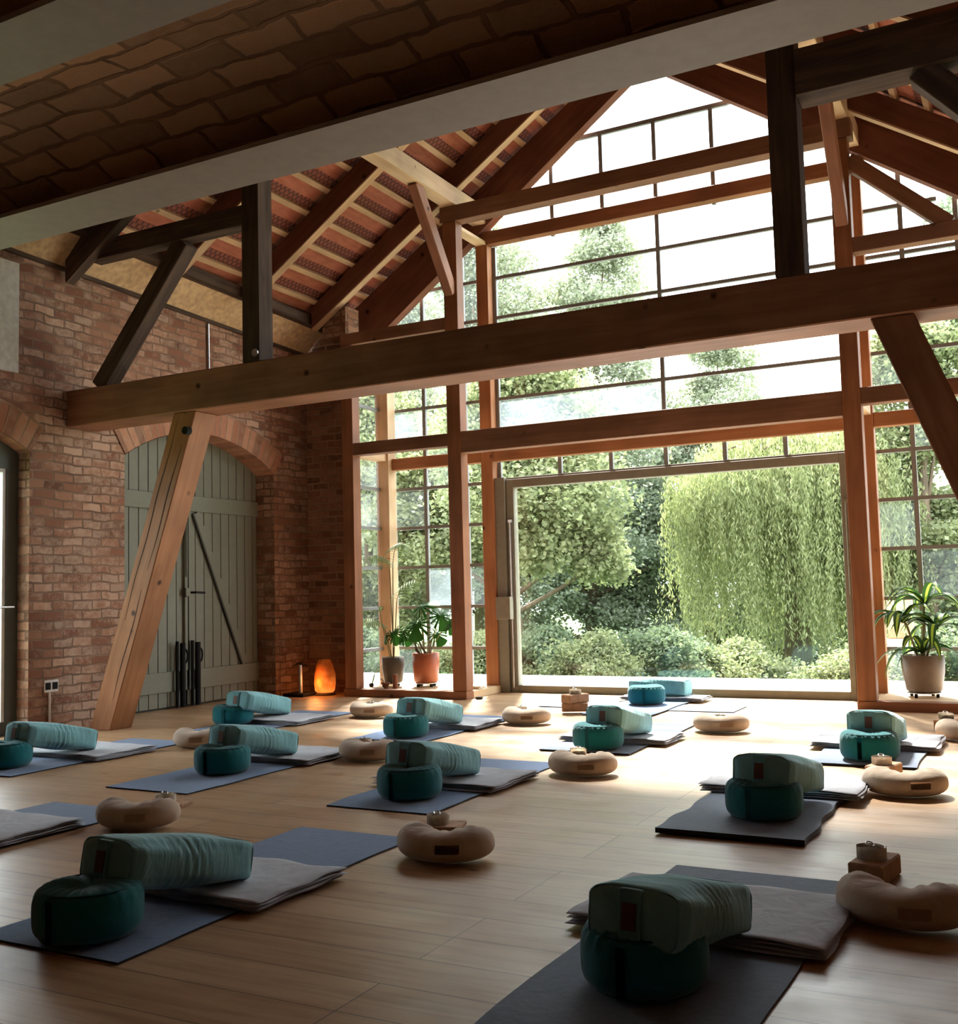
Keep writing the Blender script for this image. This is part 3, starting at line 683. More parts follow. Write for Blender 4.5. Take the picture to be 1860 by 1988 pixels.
# glazed door at left edge (door_3)
XE = XL-.13
bm = bmesh.new()
t3 = lambda y: arch_z(min(max(y, DO3[0]), DO3[1]), *DO3)+.03
wall_cols(bm, (XE-.06, XE), 5.765, DO3[1]-.005, lambda y: 0., t3)
wall_cols(bm, (XE-.06, XE), DO3[0]+.005, 4.57, lambda y: 0., t3)
wall_cols(bm, (XE-.06, XE), 4.57, 5.765, lambda y: 2.16, t3, 10)
add_box(bm, XE-.06, XE, 4.57, 5.765, 0, .11)
door3 = finish('door_3', bm, DOORDK); struct(door3)
bm = bmesh.new()
add_box(bm, XE-.05, XE-.01, 5.735, 5.765, .11, 2.16); add_box(bm, XE-.05, XE-.01, 4.57, 4.60, .11, 2.16); add_box(bm, XE-.05, XE-.01, 4.6, 5.735, 2.13, 2.16)
finish('glazing_bead', bm, WHITE, door3)
bm = bmesh.new(); add_box(bm, XE-.035, XE-.03, 4.6, 5.735, .11, 2.13); finish('glass', bm, GLASSH, door3)
bm = bmesh.new(); tube(bm, [(XE, 5.80, 1.03), (XE+.05, 5.80, 1.03), (XE+.05, 5.67, 1.03)], .010, 8); finish('door_handle', bm, CHROME, door3)
# the right-hand wall is one closed box, without window openings
# sockets and cables
so = box('double_socket', XL, XL+.012, 6.03, 6.17, .32, .42, WHITE, bevel=.002)
tag(so, 'double wall socket low on the brick between the doors', 'socket')
for y in (6.065, 6.135): box('socket_insert', XL+.012, XL+.016, y-.025, y+.025, .342, .40, BLACK, so)
bm = bmesh.new(); tube(bm, [(XL+.012, 6.08, 0), (XL+.012, 6.08, .319)], .010, 8); tag(finish('cable_conduit', bm, WHITE), 'thin grey conduit from floor to the double wall socket', 'conduit')
bm = bmesh.new(); tube(bm, [(XL+.015, 8.0, 2.95), (XL+.015, 7.99, 3.83)], .012, 8); tag(finish('cable_conduit', bm, CHROME), 'thin metal conduit high on the brick wall above the tie beam', 'conduit')

# ------------------------------------------------------------------ cushions and mats
def zafu_mesh(name):
    bm = bmesh.new(); R, Hh = .168, .166; prof = []
    for i in range(25):
        t = -PI/2+PI*i/24
        cr = math.copysign(abs(math.cos(t))**.34, math.cos(t)); sz = math.copysign(abs(math.sin(t))**.62, math.sin(t))
        prof.append((max(R*cr, .004), Hh/2+Hh/2*sz))
    def fn(r, z, t):
        k = 1+.012*math.sin(24*t)*(abs(z/Hh-.5)*2)**2*(1 if r > .06 else .3)+.01*math.sin(3*t+1)+.006*math.sin(7*t)
        zz = z
        if z > Hh*.6: zz = z-.012*math.exp(-(r/.05)**2)+.003*math.sin(24*t)*min(1, r/.1)+.004*math.sin(2*t+.5)
        return r*k, max(zz, 0)
    lathe(bm, prof, 72, fn=fn)
    o = finish(name, bm, TEAL, None, True, uvs=False)
    return o
def zafu_parts():
    t = empty('round_cushion', (0, 0, 0)); b = zafu_mesh('cushion_body'); b.parent = t
    bm = bmesh.new()   # carrying strap on the side facing away from the window
    r = .1695
    pts = []
    for z in np.linspace(.02, .146, 9):
        pts.append(z)
    a0 = -PI/2
    for i in range(8):
        z0, z1 = pts[i], pts[i+1]
        f = [bm.verts.new(((r+.004)*math.cos(a0+s*.07), (r+.004)*math.sin(a0+s*.07), z)) for s, z in ((-1, z0), (1, z0), (1, z1), (-1, z1))]
        bm.faces.new(f)
    bmesh.ops.solidify(bm, geom=list(bm.faces), thickness=.006)
    finish('handle', bm, TEAL2, t)
    for z in (.012, .154):
        bm = bmesh.new(); pp = [(.1445*math.cos(q), .1445*math.sin(q), z) for q in [2*PI*k/48 for k in range(49)]]
        tube(bm, pp, .0035, 5, caps=False); finish('piping', bm, TEAL2, t)
    return t
def bolster_parts(L=.53, W=.275, Hh=.15, name='bolster'):
    t = empty(name, (0, 0, 0)); bm = bmesh.new(); nl, nr = 46, 40; rings = []
    rnd = random.Random(3)
    for i in range(nl+1):
        u = i/nl; y = u*L; e = 1-abs(2*u-1)**9*.08
        ring = []
        for k in range(nr):
            a = 2*PI*k/nr; ex = .36+.16*math.sin(PI*u)
            ca, sa = math.cos(a), math.sin(a)
            x = W/2*math.copysign(abs(ca)**ex, ca)*e*(1+.05*math.sin(PI*u)); z = Hh/2*math.copysign(abs(sa)**(ex+.06), sa)*e*(1+.10*math.sin(PI*u))*((1.06-.14*u) if sa > 0 else .98)/(e if sa < 0 else 1)
            wr = .0035*math.sin(u*95+2*math.sin(a*2)+a)*math.exp(-((u-.45)/.2)**2)*(1 if ca > -.3 else .5)
            wr += .004*math.sin(a*5+u*4)
            x *= 1+wr/W*2; z *= 1+wr/Hh*2
            ring.append(bm.verts.new((x, y, Hh/2+z)))
        rings.append(ring)
    for a, b in zip(rings, rings[1:]):
        for k in range(nr): bm.faces.new([a[k], a[(k+1) % nr], b[(k+1) % nr], b[k]])
    for ring, yy in ((rings[0], -.012), (rings[-1], L+.012)):
        prev = ring
        for s in (.75, .4):
            cur = [bm.verts.new((v.co.x*s, yy*(1.1-s*.3) if yy < 0 else L+.012*(1.1-s*.3), Hh/2+(v.co.z-Hh/2)*s)) for v in ring]
            for k in range(nr): bm.faces.new([prev[k], prev[(k+1) % nr], cur[(k+1) % nr], cur[k]])
            prev = cur
        bm.faces.new(prev)
    finish('bolster_body', bm, MINT, t, True, uvs=False)
    bm = bmesh.new(); add_box(bm, -.030, .030, -.024, -.012, .012, Hh-.010); add_box(bm, -.030, .030, -.024, .03, Hh-.016, Hh-.004); hd = finish('handle', bm, MINT2, t, bevel=.003)
    bm = bmesh.new(); add_box(bm, -.020, .020, -.028, -.024, .045, .112); finish('leather_label', bm, LABEL, hd)
    for yy in (.004, L-.004):
        bm = bmesh.new(); src = rings_pts(L, W, Hh, .0 if yy < .1 else 1.0)
        tube(bm, src, .003, 5, caps=False); finish('piping', bm, MINT2, t)
    return t
def rings_pts(L, W, Hh, u):
    out = []
    for k in range(41):
        a = 2*PI*k/40; ca, sa = math.cos(a), math.sin(a); e = .905
        out.append((W/2*math.copysign(abs(ca)**.36, ca)*e, u*L, Hh/2+Hh/2*math.copysign(abs(sa)**.42, sa)*(e*(1.06-.14*u) if sa > 0 else .98)))
    return out
def crescent_parts():
    t = empty('crescent_cushion', (0, 0, 0)); bm = bmesh.new(); n, nr = 44, 26; rings = []
    R = .125; A = 2.05
    for i in range(n+1):
        u = i/n; th = -PI/2+(u-.5)*2*A
        s = max(0.0, 1-abs(2*u-1)**3.2)**.5
        rr = (.088*(.78+.22*math.cos((u-.5)*PI)))*max(s, .03); hh = .056*max(s, .03)*(1+.42*math.sin(min(1, abs(2*u-1)/.8)*PI*.62)**2)
        c = Vector((R*1.12*math.cos(th), R*.92*math.sin(th), 0)); d = Vector((math.cos(th), math.sin(th), 0)); ring = []
        for k in range(nr):
            a = 2*PI*k/nr; ca, sa = math.cos(a), math.sin(a)
            w = 1+.055*math.sin(u*52+ca*2)*(1 if sa > .1 and ca < .35 else .1)
            ring.append(bm.verts.new((c.x+d.x*ca*rr*w, c.y+d.y*ca*rr*w, (.060 if sa < 0 else .060)+(hh*abs(sa)**.85*w if sa > 0 else -.058*max(s, .03)*abs(sa)**.85))))
        rings.append(ring)
    for a, b in zip(rings, rings[1:]):
        for k in range(nr): bm.faces.new([a[k], a[(k+1) % nr], b[(k+1) % nr], b[k]])
    bm.faces.new(rings[0]); bm.faces.new(rings[-1])
    finish('cushion_body', bm, BEIGE, t, True, uvs=False)
    bm = bmesh.new(); vs = []
    for i in range(7):
        th = -PI/2+.12+.42*i/6
        for z in (.05, .085):
            r = 1.0; vs.append(bm.verts.new(((R*1.12+.087)*math.cos(th)*1.0, (R*.92+.0875)*math.sin(th), z)))
    for i in range(6): bm.faces.new([vs[2*i], vs[2*i+2], vs[2*i+3], vs[2*i+1]])
    bmesh.ops.solidify(bm, geom=list(bm.faces), thickness=.004)
    finish('fabric_label', bm, BEIGE2, t)
    return t
def roll_parts():
    t = empty('yoga_strap_roll', (0, 0, 0)); bm = bmesh.new(); pts = []
    for k in range(150):
        a = k*.21; r = .013+.0013*a; pts.append((r*math.cos(a), r*math.sin(a)))
    lo = [bm.verts.new((x, y, .0)) for x, y in pts]; hi = [bm.verts.new((x, y, .040)) for x, y in pts]
    for i in range(len(pts)-1): bm.faces.new([lo[i], lo[i+1], hi[i+1], hi[i]])
    bmesh.ops.solidify(bm, geom=list(bm.faces), thickness=.0065)
    finish('strap_coil', bm, WEB, t, uvs=False)
    bm = bmesh.new(); pp = [(.0+.014*math.cos(a), .006+.014*math.sin(a), .045+.006*math.sin(a)) for a in [2*PI*k/16 for k in range(17)]]
    tube(bm, pp, .0025, 6, caps=False); finish('ring_buckle', bm, CHROME, t)
    return t
def block_mesh():
    bm = bmesh.new(); add_box(bm, -.11, .11, -.06, .06, 0, .072); return finish('yoga_block', bm, CORK, bevel=.006)
def mat_mesh(L, W, th, wav, mat, seed):
    rnd = random.Random(seed); bm = bmesh.new(); nx, ny = 12, 46; top = []; ph = [rnd.uniform(0, 6) for _ in range(6)]
    def zf(x, y):
        return wav*(math.sin(y*19+ph[0]+.6*math.sin(x*5))*.5+.5)*math.exp(-((y)/.55)**2)*1.0+wav*.35*(math.sin(y*8+ph[1])*.5+.5)
    def xe(y, s): return .006*math.sin(y*7+ph[2+s])+.004*math.sin(y*17+ph[3+s])*(wav > .004)*2
    g = [[None]*(nx+1) for _ in range(ny+1)]; h = [[None]*(nx+1) for _ in range(ny+1)]
    for j in range(ny+1):
        y = L*j/ny
        for i in range(nx+1):
            x = -W/2+W*i/nx; x += xe(y, 0)*(1-i/nx)+xe(y, 1)*(i/nx); z = zf(x, y)
            g[j][i] = bm.verts.new((x, y, z+th)); h[j][i] = bm.verts.new((x, y, z))
    for j in range(ny):
        for i in range(nx):
            bm.faces.new([g[j][i], g[j][i+1], g[j+1][i+1], g[j+1][i]])
            f = bm.faces.new([h[j][i], h[j+1][i], h[j+1][i+1], h[j][i+1]]); f.material_index = 1
    for j in range(ny):
        for i in (0, nx):
            f = bm.faces.new([g[j][i], g[j+1][i], h[j+1][i], h[j][i]]); f.material_index = 1
    for i in range(nx):
        for j in (0, ny):
            f = bm.faces.new([g[j][i], g[j][i+1], h[j][i+1], h[j][i]]); f.material_index = 1
    return finish('yoga_mat', bm, [mat, MATDARK])
def blanket_mesh(W, D, layers=4, th=.012, seed=1, sag=.004):
    rnd = random.Random(seed); bm = bmesh.new(); nx, ny = 26, 18
    for k in range(layers):
        p = [rnd.uniform(0, 6) for _ in range(5)]; ins = [rnd.uniform(-.008, .012) for _ in range(4)]
        z0 = k*th; g = {}; 
        for lay in (0, 1):
            for j in range(ny+1):
                for i in range(nx+1):
                    u, v = i/nx, j/ny
                    x = -W/2+ins[0]+(W-ins[0]-ins[1])*u; y = -D/2+ins[2]+(D-ins[2]-ins[3])*v
                    ed = min(u, 1-u, v, 1-v); e = max(0, 1-ed*14)
                    x += .005*math.sin(v*11+p[0])*(abs(2*u-1)); y += .006*math.sin(u*13+p[1])*abs(2*v-1)
                    z = z0+(.0008 if lay == 0 else th-.0008)
                    z += sag*(k/layers)*math.sin(u*17+v*3+p[2]*.2)*e*1.0+sag*.6*(k/layers)*math.sin(v*16+u*2)*e
                    if lay == 1 : z -= .004*e*e
                    else: z += .003*e*e
                    g[lay, j, i] = bm.verts.new((x, y, max(z, .0)))
        for j in range(ny):
            for i in range(nx):
                f = bm.faces.new([g[1, j, i], g[1, j, i+1], g[1, j+1, i+1], g[1, j+1, i]]); f.smooth = True
                bm.faces.new([g[0, j, i], g[0, j+1, i], g[0, j+1, i+1], g[0, j, i+1]])
        for j in range(ny):
            for i in (0, nx): bm.faces.new([g[1, j, i], g[1, j+1, i], g[0, j+1, i], g[0, j, i]]).material_index = 1
        for i in range(nx):
            for j in (0, ny): bm.faces.new([g[1, j, i], g[1, j, i+1], g[0, j, i+1], g[0, j, i]]).material_index = 1
    return finish('folded_blanket', bm, [WOOL, WOOLEDGE], uvs=False)
PROTO = {}
def place(kind, maker, loc, rz, label, cat, group, rx=0.):
    if kind not in PROTO:
        PROTO[kind] = maker(); o = PROTO[kind]
    else:
        src = PROTO[kind]; o = src.copy(); COL.objects.link(o)
        for ch in src.children:
            c = ch.copy(); COL.objects.link(c); c.parent = o
            for gc in ch.children:
                g2 = gc.copy(); COL.objects.link(g2); g2.parent = c
    o.location = loc; o.rotation_euler = (rx, 0, rz); tag(o, label, cat, group)
    return o
# key: mat(x0,x1,y0,y1,thick,wave,mat) zafu(x,y) bolster(x,y0,z0,rz) blanket(cx,cy,w,d,rz)
SETS = [
 ('in the left foreground', dict(mat=(-3.03, -2.425, 2.27, 3.93, .006, .001, 'b'), z=(-2.70, 2.467), b=(-2.72, 2.59, .165, -.10), bl=(-2.72, 3.06, .76, .50, -.03), seed=1)),
 ('in the right foreground', dict(mat=(-1.27, -.64, 1.95, 3.92, .006, .004, 'g'), z=(-.975, 2.766), b=(-.965, 2.70, .172, -.10), bl=(-.955, 3.36, .79, .57, -.03), seed=2)),
 ('cut by the left edge, second from front', dict(mat=(-4.66, -4.02, 2.27, 3.93, .006, .001, 'b'), z=(-4.35, 2.48), b=(-4.37, 2.60, .165, 0), bl=(-4.40, 3.33, .78, .48, 0), seed=3)),
 ('at the far left of the second row', dict(mat=(-6.20, -5.60, 4.40, 5.96, .006, .001, 'b'), z=(-5.95, 4.69), b=(-5.93, 4.80, .172, -.08), bl=(-5.90, 5.28, .76, .54, -.02), seed=4)),
 ('second from left in the second row', dict(mat=(-4.735, -4.125, 4.36, 6.0, .006, .002, 'b'), z=(-4.41, 5.01), b=(-4.43, 5.08, .172, -.08), bl=(-4.45, 5.60, .78, .55, 0), seed=5)),
 ('in the centre of the second row', dict(mat=(-3.22, -2.61, 4.38, 5.95, .006, .004, 'b'), z=(-2.915, 4.735), b=(-2.95, 4.79, .172, -.08), bl=(-2.93, 5.20, .77, .55, -.02), seed=6)),
 ('on the right of the second row', dict(mat=(-1.505, -.885, 4.395, 5.55, .022, .005, 'g'), z=(-1.13, 4.83), b=(-1.13, 4.83, .172, -.10), bl=(-1.18, 5.50, .77, .48, .0), seed=7)),
 ('at the left of the back row, near the green door', dict(mat=(-6.10, -5.49, 6.46, 7.92, .006, .001, 'b'), z=(-6.0, 6.93), b=(-5.92, 6.93, .172, -.05), bl=(-5.78, 7.22, .78, .54, 0), seed=8)),
 ('second from left in the back row', dict(mat=(-4.52, -3.90, 6.44, 8.0, .007, .004, 'b'), z=(-4.16, 6.70), b=(-4.14, 6.78, .172, -.05), bl=(-4.22, 7.34, .80, .52, 0), seed=9)),
 ('third from left in the back row', dict(mat=(-2.96, -2.345, 6.38, 7.85, .010, .003, 'g'), z=(-2.605, 6.58), b=(-2.565, 6.63, .172, -.05), bl=(-2.61, 6.99, .78, .45, 0), seed=10)),
 ('at the right end of the back row', dict(mat=(-1.25, -.655, 6.39, 7.55, .012, .003, 'g'), z=(-.93, 6.66), b=(-.93, 6.74, .172, -.04), bl=(-.965, 7.26, .76, .57, 0), seed=11)),
]
for where, d in SETS:
    x0, x1, y0, y1, th, wav, mk = d['mat']
    m = mat_mesh(y1-y0, x1-x0, th, wav, MATBLUE if mk == 'b' else MATGREY, d['seed']); m.location = ((x0+x1)/2, y0, .001)
    tag(m, ('slate blue' if mk == 'b' else 'slate grey')+' yoga mat '+where, 'yoga mat', 'yoga mats')
    zt = .001+th+wav*.8
    place('z', zafu_parts, (d['z'][0], d['z'][1]-.05, zt), (d['seed']*.37) % .5-.25, 'dark teal round cushion '+where, 'cushion', 'round teal cushions')
    bx, by, bz, br = d['b']; by -= .10; bz = .128+zt; Lb = .53
    cx, cy, w, dd, rz = d['bl']
    bl = blanket_mesh(w, dd, 4, .009, d['seed']+20); bl.location = (cx, cy, zt+.001); bl.rotation_euler.z = rz
    tag(bl, 'folded grey blanket '+where, 'blanket', 'folded grey blankets')
    zfar = zt+.034
    rx = -math.asin((bz-zfar)/Lb)
    place('b', bolster_parts, (bx, by, bz), br, 'turquoise bolster on the cushion '+where, 'bolster', 'turquoise bolsters', rx)
# the place set by the glass door: two crossed mats
m = mat_mesh(1.78, .46, .006, .002, MATGREY, 31); m.rotation_euler.z = -PI/2; m.location = (-4.07, 9.0, .001)
tag(m, 'slate grey yoga mat laid crosswise in front of the big glass door', 'yoga mat', 'yoga mats')
m = mat_mesh(1.35, .60, .005, .001, MATBLUE, 32); m.location = (-3.15, 8.27, .010)
tag(m, 'slate blue yoga mat crossing over the crosswise mat by the glass door', 'yoga mat', 'yoga mats')
place('z', zafu_parts, (-3.16, 9.12, .017), .2, 'dark teal round cushion in front of the big glass door', 'cushion', 'round teal cushions')
bl = blanket_mesh(.80, .32, 3, .011, 41); bl.location = (-3.13, 9.55, .017); bl.rotation_euler.z = .0
tag(bl, 'folded grey blanket directly in front of the big glass door', 'blanket', 'folded grey blankets')
place('b', bolster_parts, (-3.45, 9.60, .053), -PI/2, 'pale turquoise bolster lying sideways before the big glass door', 'bolster', 'turquoise bolsters')

CR = [((-2.15, 3.75), .10, 'in the centre foreground'), ((-.42, 3.60), -.15, 'at the right edge of the foreground'), ((-.645, 5.70), .12, 'beside the right blanket of the second row'),
      ((-3.80, 3.72), .25, 'behind the left foreground bolster'), ((-2.36, 5.70), .05, 'between the centre and right sets of the second row'), ((-3.86, 5.75), .08, 'between second and centre set of the second row'),
      ((-5.38, 5.85), .10, 'left of the second bolster in the second row'), ((-5.17, 7.75), .0, 'in the back row near the plant bay'), ((-3.66, 7.70), .0, 'in the middle of the back row'),
      ((-2.09, 7.68), .05, 'right of the middle in the back row'), ((-.46, 7.75), .0, 'at the right end of the back row')]
BL = [((-2.44, 4.17), .3, .0, 0), ((-.57, 4.03), .2, .072, 1), ((-.79, 6.10), .1, .072, 1), ((-4.02, 4.10), .35, 0, 0), ((-2.60, 6.20), .1, 0, 0), ((-4.18, 6.15), .2, 0, 0),
      ((-5.68, 6.30), .1, 0, 0), ((-5.52, 8.25), .1, 0, 0), ((-3.98, 8.25), .1, .0, 0), ((-2.22, 8.12), .1, 0, 0), ((-.62, 8.22), .1, .072, 1)]
for (xy, rz, w), (bxy, brz, _, st) in zip(CR, BL):
    place('c', crescent_parts, (xy[0], xy[1], .002), rz, 'sand coloured crescent cushion '+w, 'cushion', 'sand crescent cushions')
    zb = .001
    if st:
        o = place('k', block_mesh, (bxy[0], bxy[1], zb), brz+1.2, 'brown cork block by the crescent '+w, 'yoga block', 'cork blocks'); zb = .0735
    else:
        if 'kf' not in PROTO:
            bm = bmesh.new(); add_box(bm, -.11, .11, -.075, .075, 0, .018); PROTO['kf'] = finish('thin_board', bm, CORK, bevel=.003); o = PROTO['kf']
        else:
            o = PROTO['kf'].copy(); COL.objects.link(o)
        o.location = (bxy[0], bxy[1], .001); o.rotation_euler.z = brz
        tag(o, 'thin cork board behind the crescent '+w, 'board', 'thin cork boards'); zb = .0195
    place('r', roll_parts, (bxy[0]-.01, bxy[1], zb), brz*3, 'cream strap roll behind the crescent '+w, 'yoga strap', 'rolled straps')
place('k', block_mesh, (-3.56, 8.42, .018), .35, 'lower brown cork block by the crossed mats at the glass door', 'yoga block', 'cork blocks')
o = place('k', block_mesh, (-3.56, 8.43, .091), 1.1, 'upper brown cork block by the crossed mats at the glass door', 'yoga block', 'cork blocks')
place('r', roll_parts, (-3.56, 8.43, .164), 1., 'cream rolled strap on the two stacked cork blocks', 'yoga strap', 'rolled straps')

# ------------------------------------------------------------------ pots and plants
def pot(name, label, x, y, zb, r, h, mat, casters=True, taper=.82):
    t = empty(name, (x, y, zb))
    bm = bmesh.new(); lathe(bm, [(r*taper*.85, 0), (r*taper, .015), (r*.97, h*.55), (r, h), (r*.93, h), (r*.92, h-.05)], 40); pt_ = finish('pot', bm, mat, t, True)
    bm = bmesh.new(); lathe(bm, [(r*.9, h-.045), (r*.5, h-.03)], 24); finish('soil', bm, SOIL, pt_)
    return t
def caddy(label, x, y, z, r):
    t = empty('plant_caddy', (x, y, z)); tag(t, label, 'plant caddy', 'plant caddies')
    bm = bmesh.new(); lathe(bm, [(r*.8, .035), (r*.85, .035), (r*.85, .042), (r*.8, .042)], 32); finish('tray', bm, CHROME, t)
    for k in range(4):
        a = PI/4+k*PI/2+.3; bm = bmesh.new(); cx_, cy_ = r*.72*math.cos(a), r*.72*math.sin(a)
        tube(bm, [(cx_-.012, cy_, .018), (cx_+.012, cy_, .018)], .018, 12); finish('caster', bm, BLACK, t)
def blade(bm, p0, dirv, L, W, droop, n=8, mi=0, stripe=False, twist=0):
    d = Vector(dirv).normalized(); p = Vector(p0); hor = Vector((d.x, d.y, 0)); hor = hor.normalized() if hor.length > 1e-3 else Vector((1, 0, 0))
    s = Vector((-hor.y, hor.x, 0)); prev = None
    for i in range(n+1):
        u = i/n; w = W*math.sin(PI*min(1, .12+u*.88))**.7*.5
        up = d.cross(s) if False else Vector((0, 0, 1))
        fold = Vector((0, 0, w*.35))
        row = [bm.verts.new(p-s*w+fold), bm.verts.new(p-s*w*.3), bm.verts.new(p+s*w*.3), bm.verts.new(p+s*w+fold)]
        if prev:
            for k in range(3):
                f = bm.faces.new([prev[k], prev[k+1], row[k+1], row[k]]); f.smooth = True
                f.material_index = (1 if (stripe and k == 1) else 0)
        prev = row
        p = p+d*(L/n); d = (d+Vector((0, 0, -droop/n*(1+u)))).normalized()
# dracaena in the right bay
t = pot('dracaena_plant', '', -.90, 9.74, .115, .175, .31, POTBEIGE); tag(t, 'dracaena with yellow-striped leaves in a warm grey pot, right window bay', 'potted plant')
caddy('black-wheeled caddy under the dracaena pot', -.90, 9.74, .07, .17)
rr = random.Random(5)
for (hx, hz, nn) in ((0.0, .32, 11), (-.14, .58, 13), (.12, .52, 12), (.04, .72, 13)):
    bm = bmesh.new(); tube(bm, [(hx*.2, 0, .26), (hx*.8, 0, hz-.02), (hx, 0, hz+.02)], .010, 6); finish('stem', bm, STEMM, t)
    for k in range(nn):
        a = 2*PI*k/nn+rr.uniform(-.2, .2); el = rr.uniform(.35, 1.3)
        bm = bmesh.new(); blade(bm, (hx, 0, hz), (math.cos(a), math.sin(a)*.5, el), rr.uniform(.34, .50), .075, rr.uniform(1.3, 3.0), 9, stripe=True); finish('leaf', bm, [LEAF_DRAC, LEAF_DRACY], t)
# monstera
def monstera_leaf(bm, c, nrm, tip, size):
    n = Vector(nrm).normalized(); tp = Vector(tip); tp = (tp-n*tp.dot(n)).normalized(); s = n.cross(tp); c = Vector(c)
    N_ = 84; outline = []
    for k in range(N_+1):
        a = -PI*.93+2*PI*.93*k/N_      # 0 = tip
        r = size*(.62+.38*math.cos(a*.5))
        nk = 7; ph = (abs(a)/PI*nk) % 1.0
        if .14 < abs(a)/PI < .86 and ph > .55: r *= .38
        outline.append(c+tp*(math.cos(a)*r*.95)+s*(math.sin(a)*r*.78)-n*(r*r*.8/size*.45))
    cen = bm.verts.new(c+n*.004)
    vs = [bm.verts.new(p) for p in outline]
    for a, b in zip(vs, vs[1:]): bm.faces.new([cen, a, b])
t = pot('monstera_plant', '', -5.80, 9.70, .115, .145, .31, TERRA, taper=.9); tag(t, 'swiss cheese plant in a terracotta pot, left window bay', 'potted plant')
caddy('small wheeled caddy under the terracotta pot', -5.80, 9.70, .07, .14)
ML = [((-.05, .0, .80), (-.1, -.6, .8), (0, -.3, .6), .19), ((-.02, -.14, .62), (.1, -.8, .6), (.1, -.5, -.7), .17), ((.20, -.02, .70), (.5, -.6, .5), (.6, -.2, -.6), .15),
      ((-.22, -.08, .55), (-.4, -.7, .5), (-.7, -.1, -.4), .15), ((-.36, -.02, .53), (-.3, -.8, .3), (-.3, 0, -.9), .13), ((.08, .08, .50), (.2, -.7, .6), (.5, .2, -.8), .13), ((.26, .04, .62), (.3, -.7, .4), (.5, 0, -.6), .12), ((-.12, .1, .66), (-.4, -.5, .7), (-.8, .2, .3), .14)]
for c, n_, tip, sz in ML:
    bm = bmesh.new(); monstera_leaf(bm, c, n_, tip, sz*1.15); finish('leaf', bm, LEAF_MONST, t, uvs=False)
    bm = bmesh.new(); tube(bm, [(c[0]*.15, 0, .27), (c[0]*.35, c[1]*.3, .40), (c[0]*.9, c[1]*.9, c[2]-.02)], .006, 6); finish('stem', bm, STEMM, t)
bm = bmesh.new(); tube(bm, [(-.02, -.02, .27), (-.10, -.03, .34), (-.12, -.02, .43), (-.05, -.01, .50)], .013, 8); tube(bm, [(.04, -.02, .27), (-.03, -.03, .37), (-.09, 0, .45)], .011, 8); finish('trunk', bm, BARK, t)
# palm in grey pot
t = pot('palm_plant', '', -6.15, 9.60, .115, .122, .27, POTGREY); tag(t, 'slender kentia palm with split-leaf foliage in a dark grey pot, left window bay', 'potted plant')
caddy('small wheeled caddy under the dark grey pot', -6.18, 9.60, .07, .12)
def frond(t, base, top, dirh, L, nl=16):
    bm = bmesh.new(); b, tp = Vector(base), Vector(top)
    pts = [b+(tp-b)*(k/6)+Vector((0, 0, 0)) for k in range(7)]; d = (tp-b).normalized(); h = Vector((*dirh, 0)).normalized(); p = tp.copy(); arc = [p.copy()]
    for k in range(nl):
        d = (d+h*.10+Vector((0, 0, -.09))).normalized(); p = p+d*(L/nl); arc.append(p.copy())
    tube(bm, pts+arc[1:], [.006]*7+[.004]*nl, 5); finish('stem', bm, STEMM, t)
    bm = bmesh.new(); s = Vector((-h.y, h.x, 0))
    for k in range(1, nl):
        for sg in (-1, 1):
            q = arc[k]; dd = (s*sg*.9+(arc[k+1]-arc[k]).normalized()*.7+Vector((0, 0, -.35)))
            ll = .20*(1-.5*abs(k/nl-.4)); blade(bm, q, dd, ll, .014, 1.0, 4)
    finish('frond', bm, LEAF_PALM, t)
frond(t, (0, 0, .25), (.02, 0, 1.25), (.6, -.5), .50); frond(t, (.01, 0, .25), (-.02, .0, 1.20), (-.3, -.8), .34)
frond(t, (-.01, 0, .25), (-.08, -.02, .55), (-.4, -1), .28, 12); frond(t, (.01, 0, .25), (.06, 0, .85), (1, -.2), .42, 12)
for c, n_, tip, sz in (((.04, -.05, .52), (.1, -.8, .4), (.5, 0, -.7), .13), ((-.04, -.06, .50), (-.3, -.7, .3), (-.5, 0, -.8), .10), ((.16, -.02, .47), (.3, -.8, .3), (.6, 0, -.6), .10)):
    bm = bmesh.new(); monstera_leaf(bm, c, n_, tip, sz); finish('leaf', bm, LEAF_MONST, t, uvs=False)
bm = bmesh.new(); tube(bm, [(-.03, 0, .25), (-.13, 0, .62), (-.16, 0, .78)], .005, 5); finish('stem', bm, STEMM, t)
bm = bmesh.new(); blade(bm, (-.16, 0, .78), (-.4, -.3, .9), .12, .05, .5, 5); blade(bm, (-.16, 0, .76), (.5, -.3, .6), .12, .04, .9, 5); finish('leaf', bm, LEAF_PALM, t)
# small grass plant low at the bay edge
t = empty('grass_plant', (-6.38, 9.52, .071)); tag(t, 'small arching grass plant low in the left window bay corner', 'plant')
bm = bmesh.new()
for k in range(6): blade(bm, (0, 0, 0), (.5, -.2+.1*k, 1.6-.15*k), .36, .012, 1.4, 8)
finish('leaf_blade', bm, LEAF_PALM, t)
bm = bmesh.new(); lathe(bm, [(.02, 0), (.028, .02), (.024, .035), (.008, .045)], 14); finish('bulb', bm, BLACK, t)
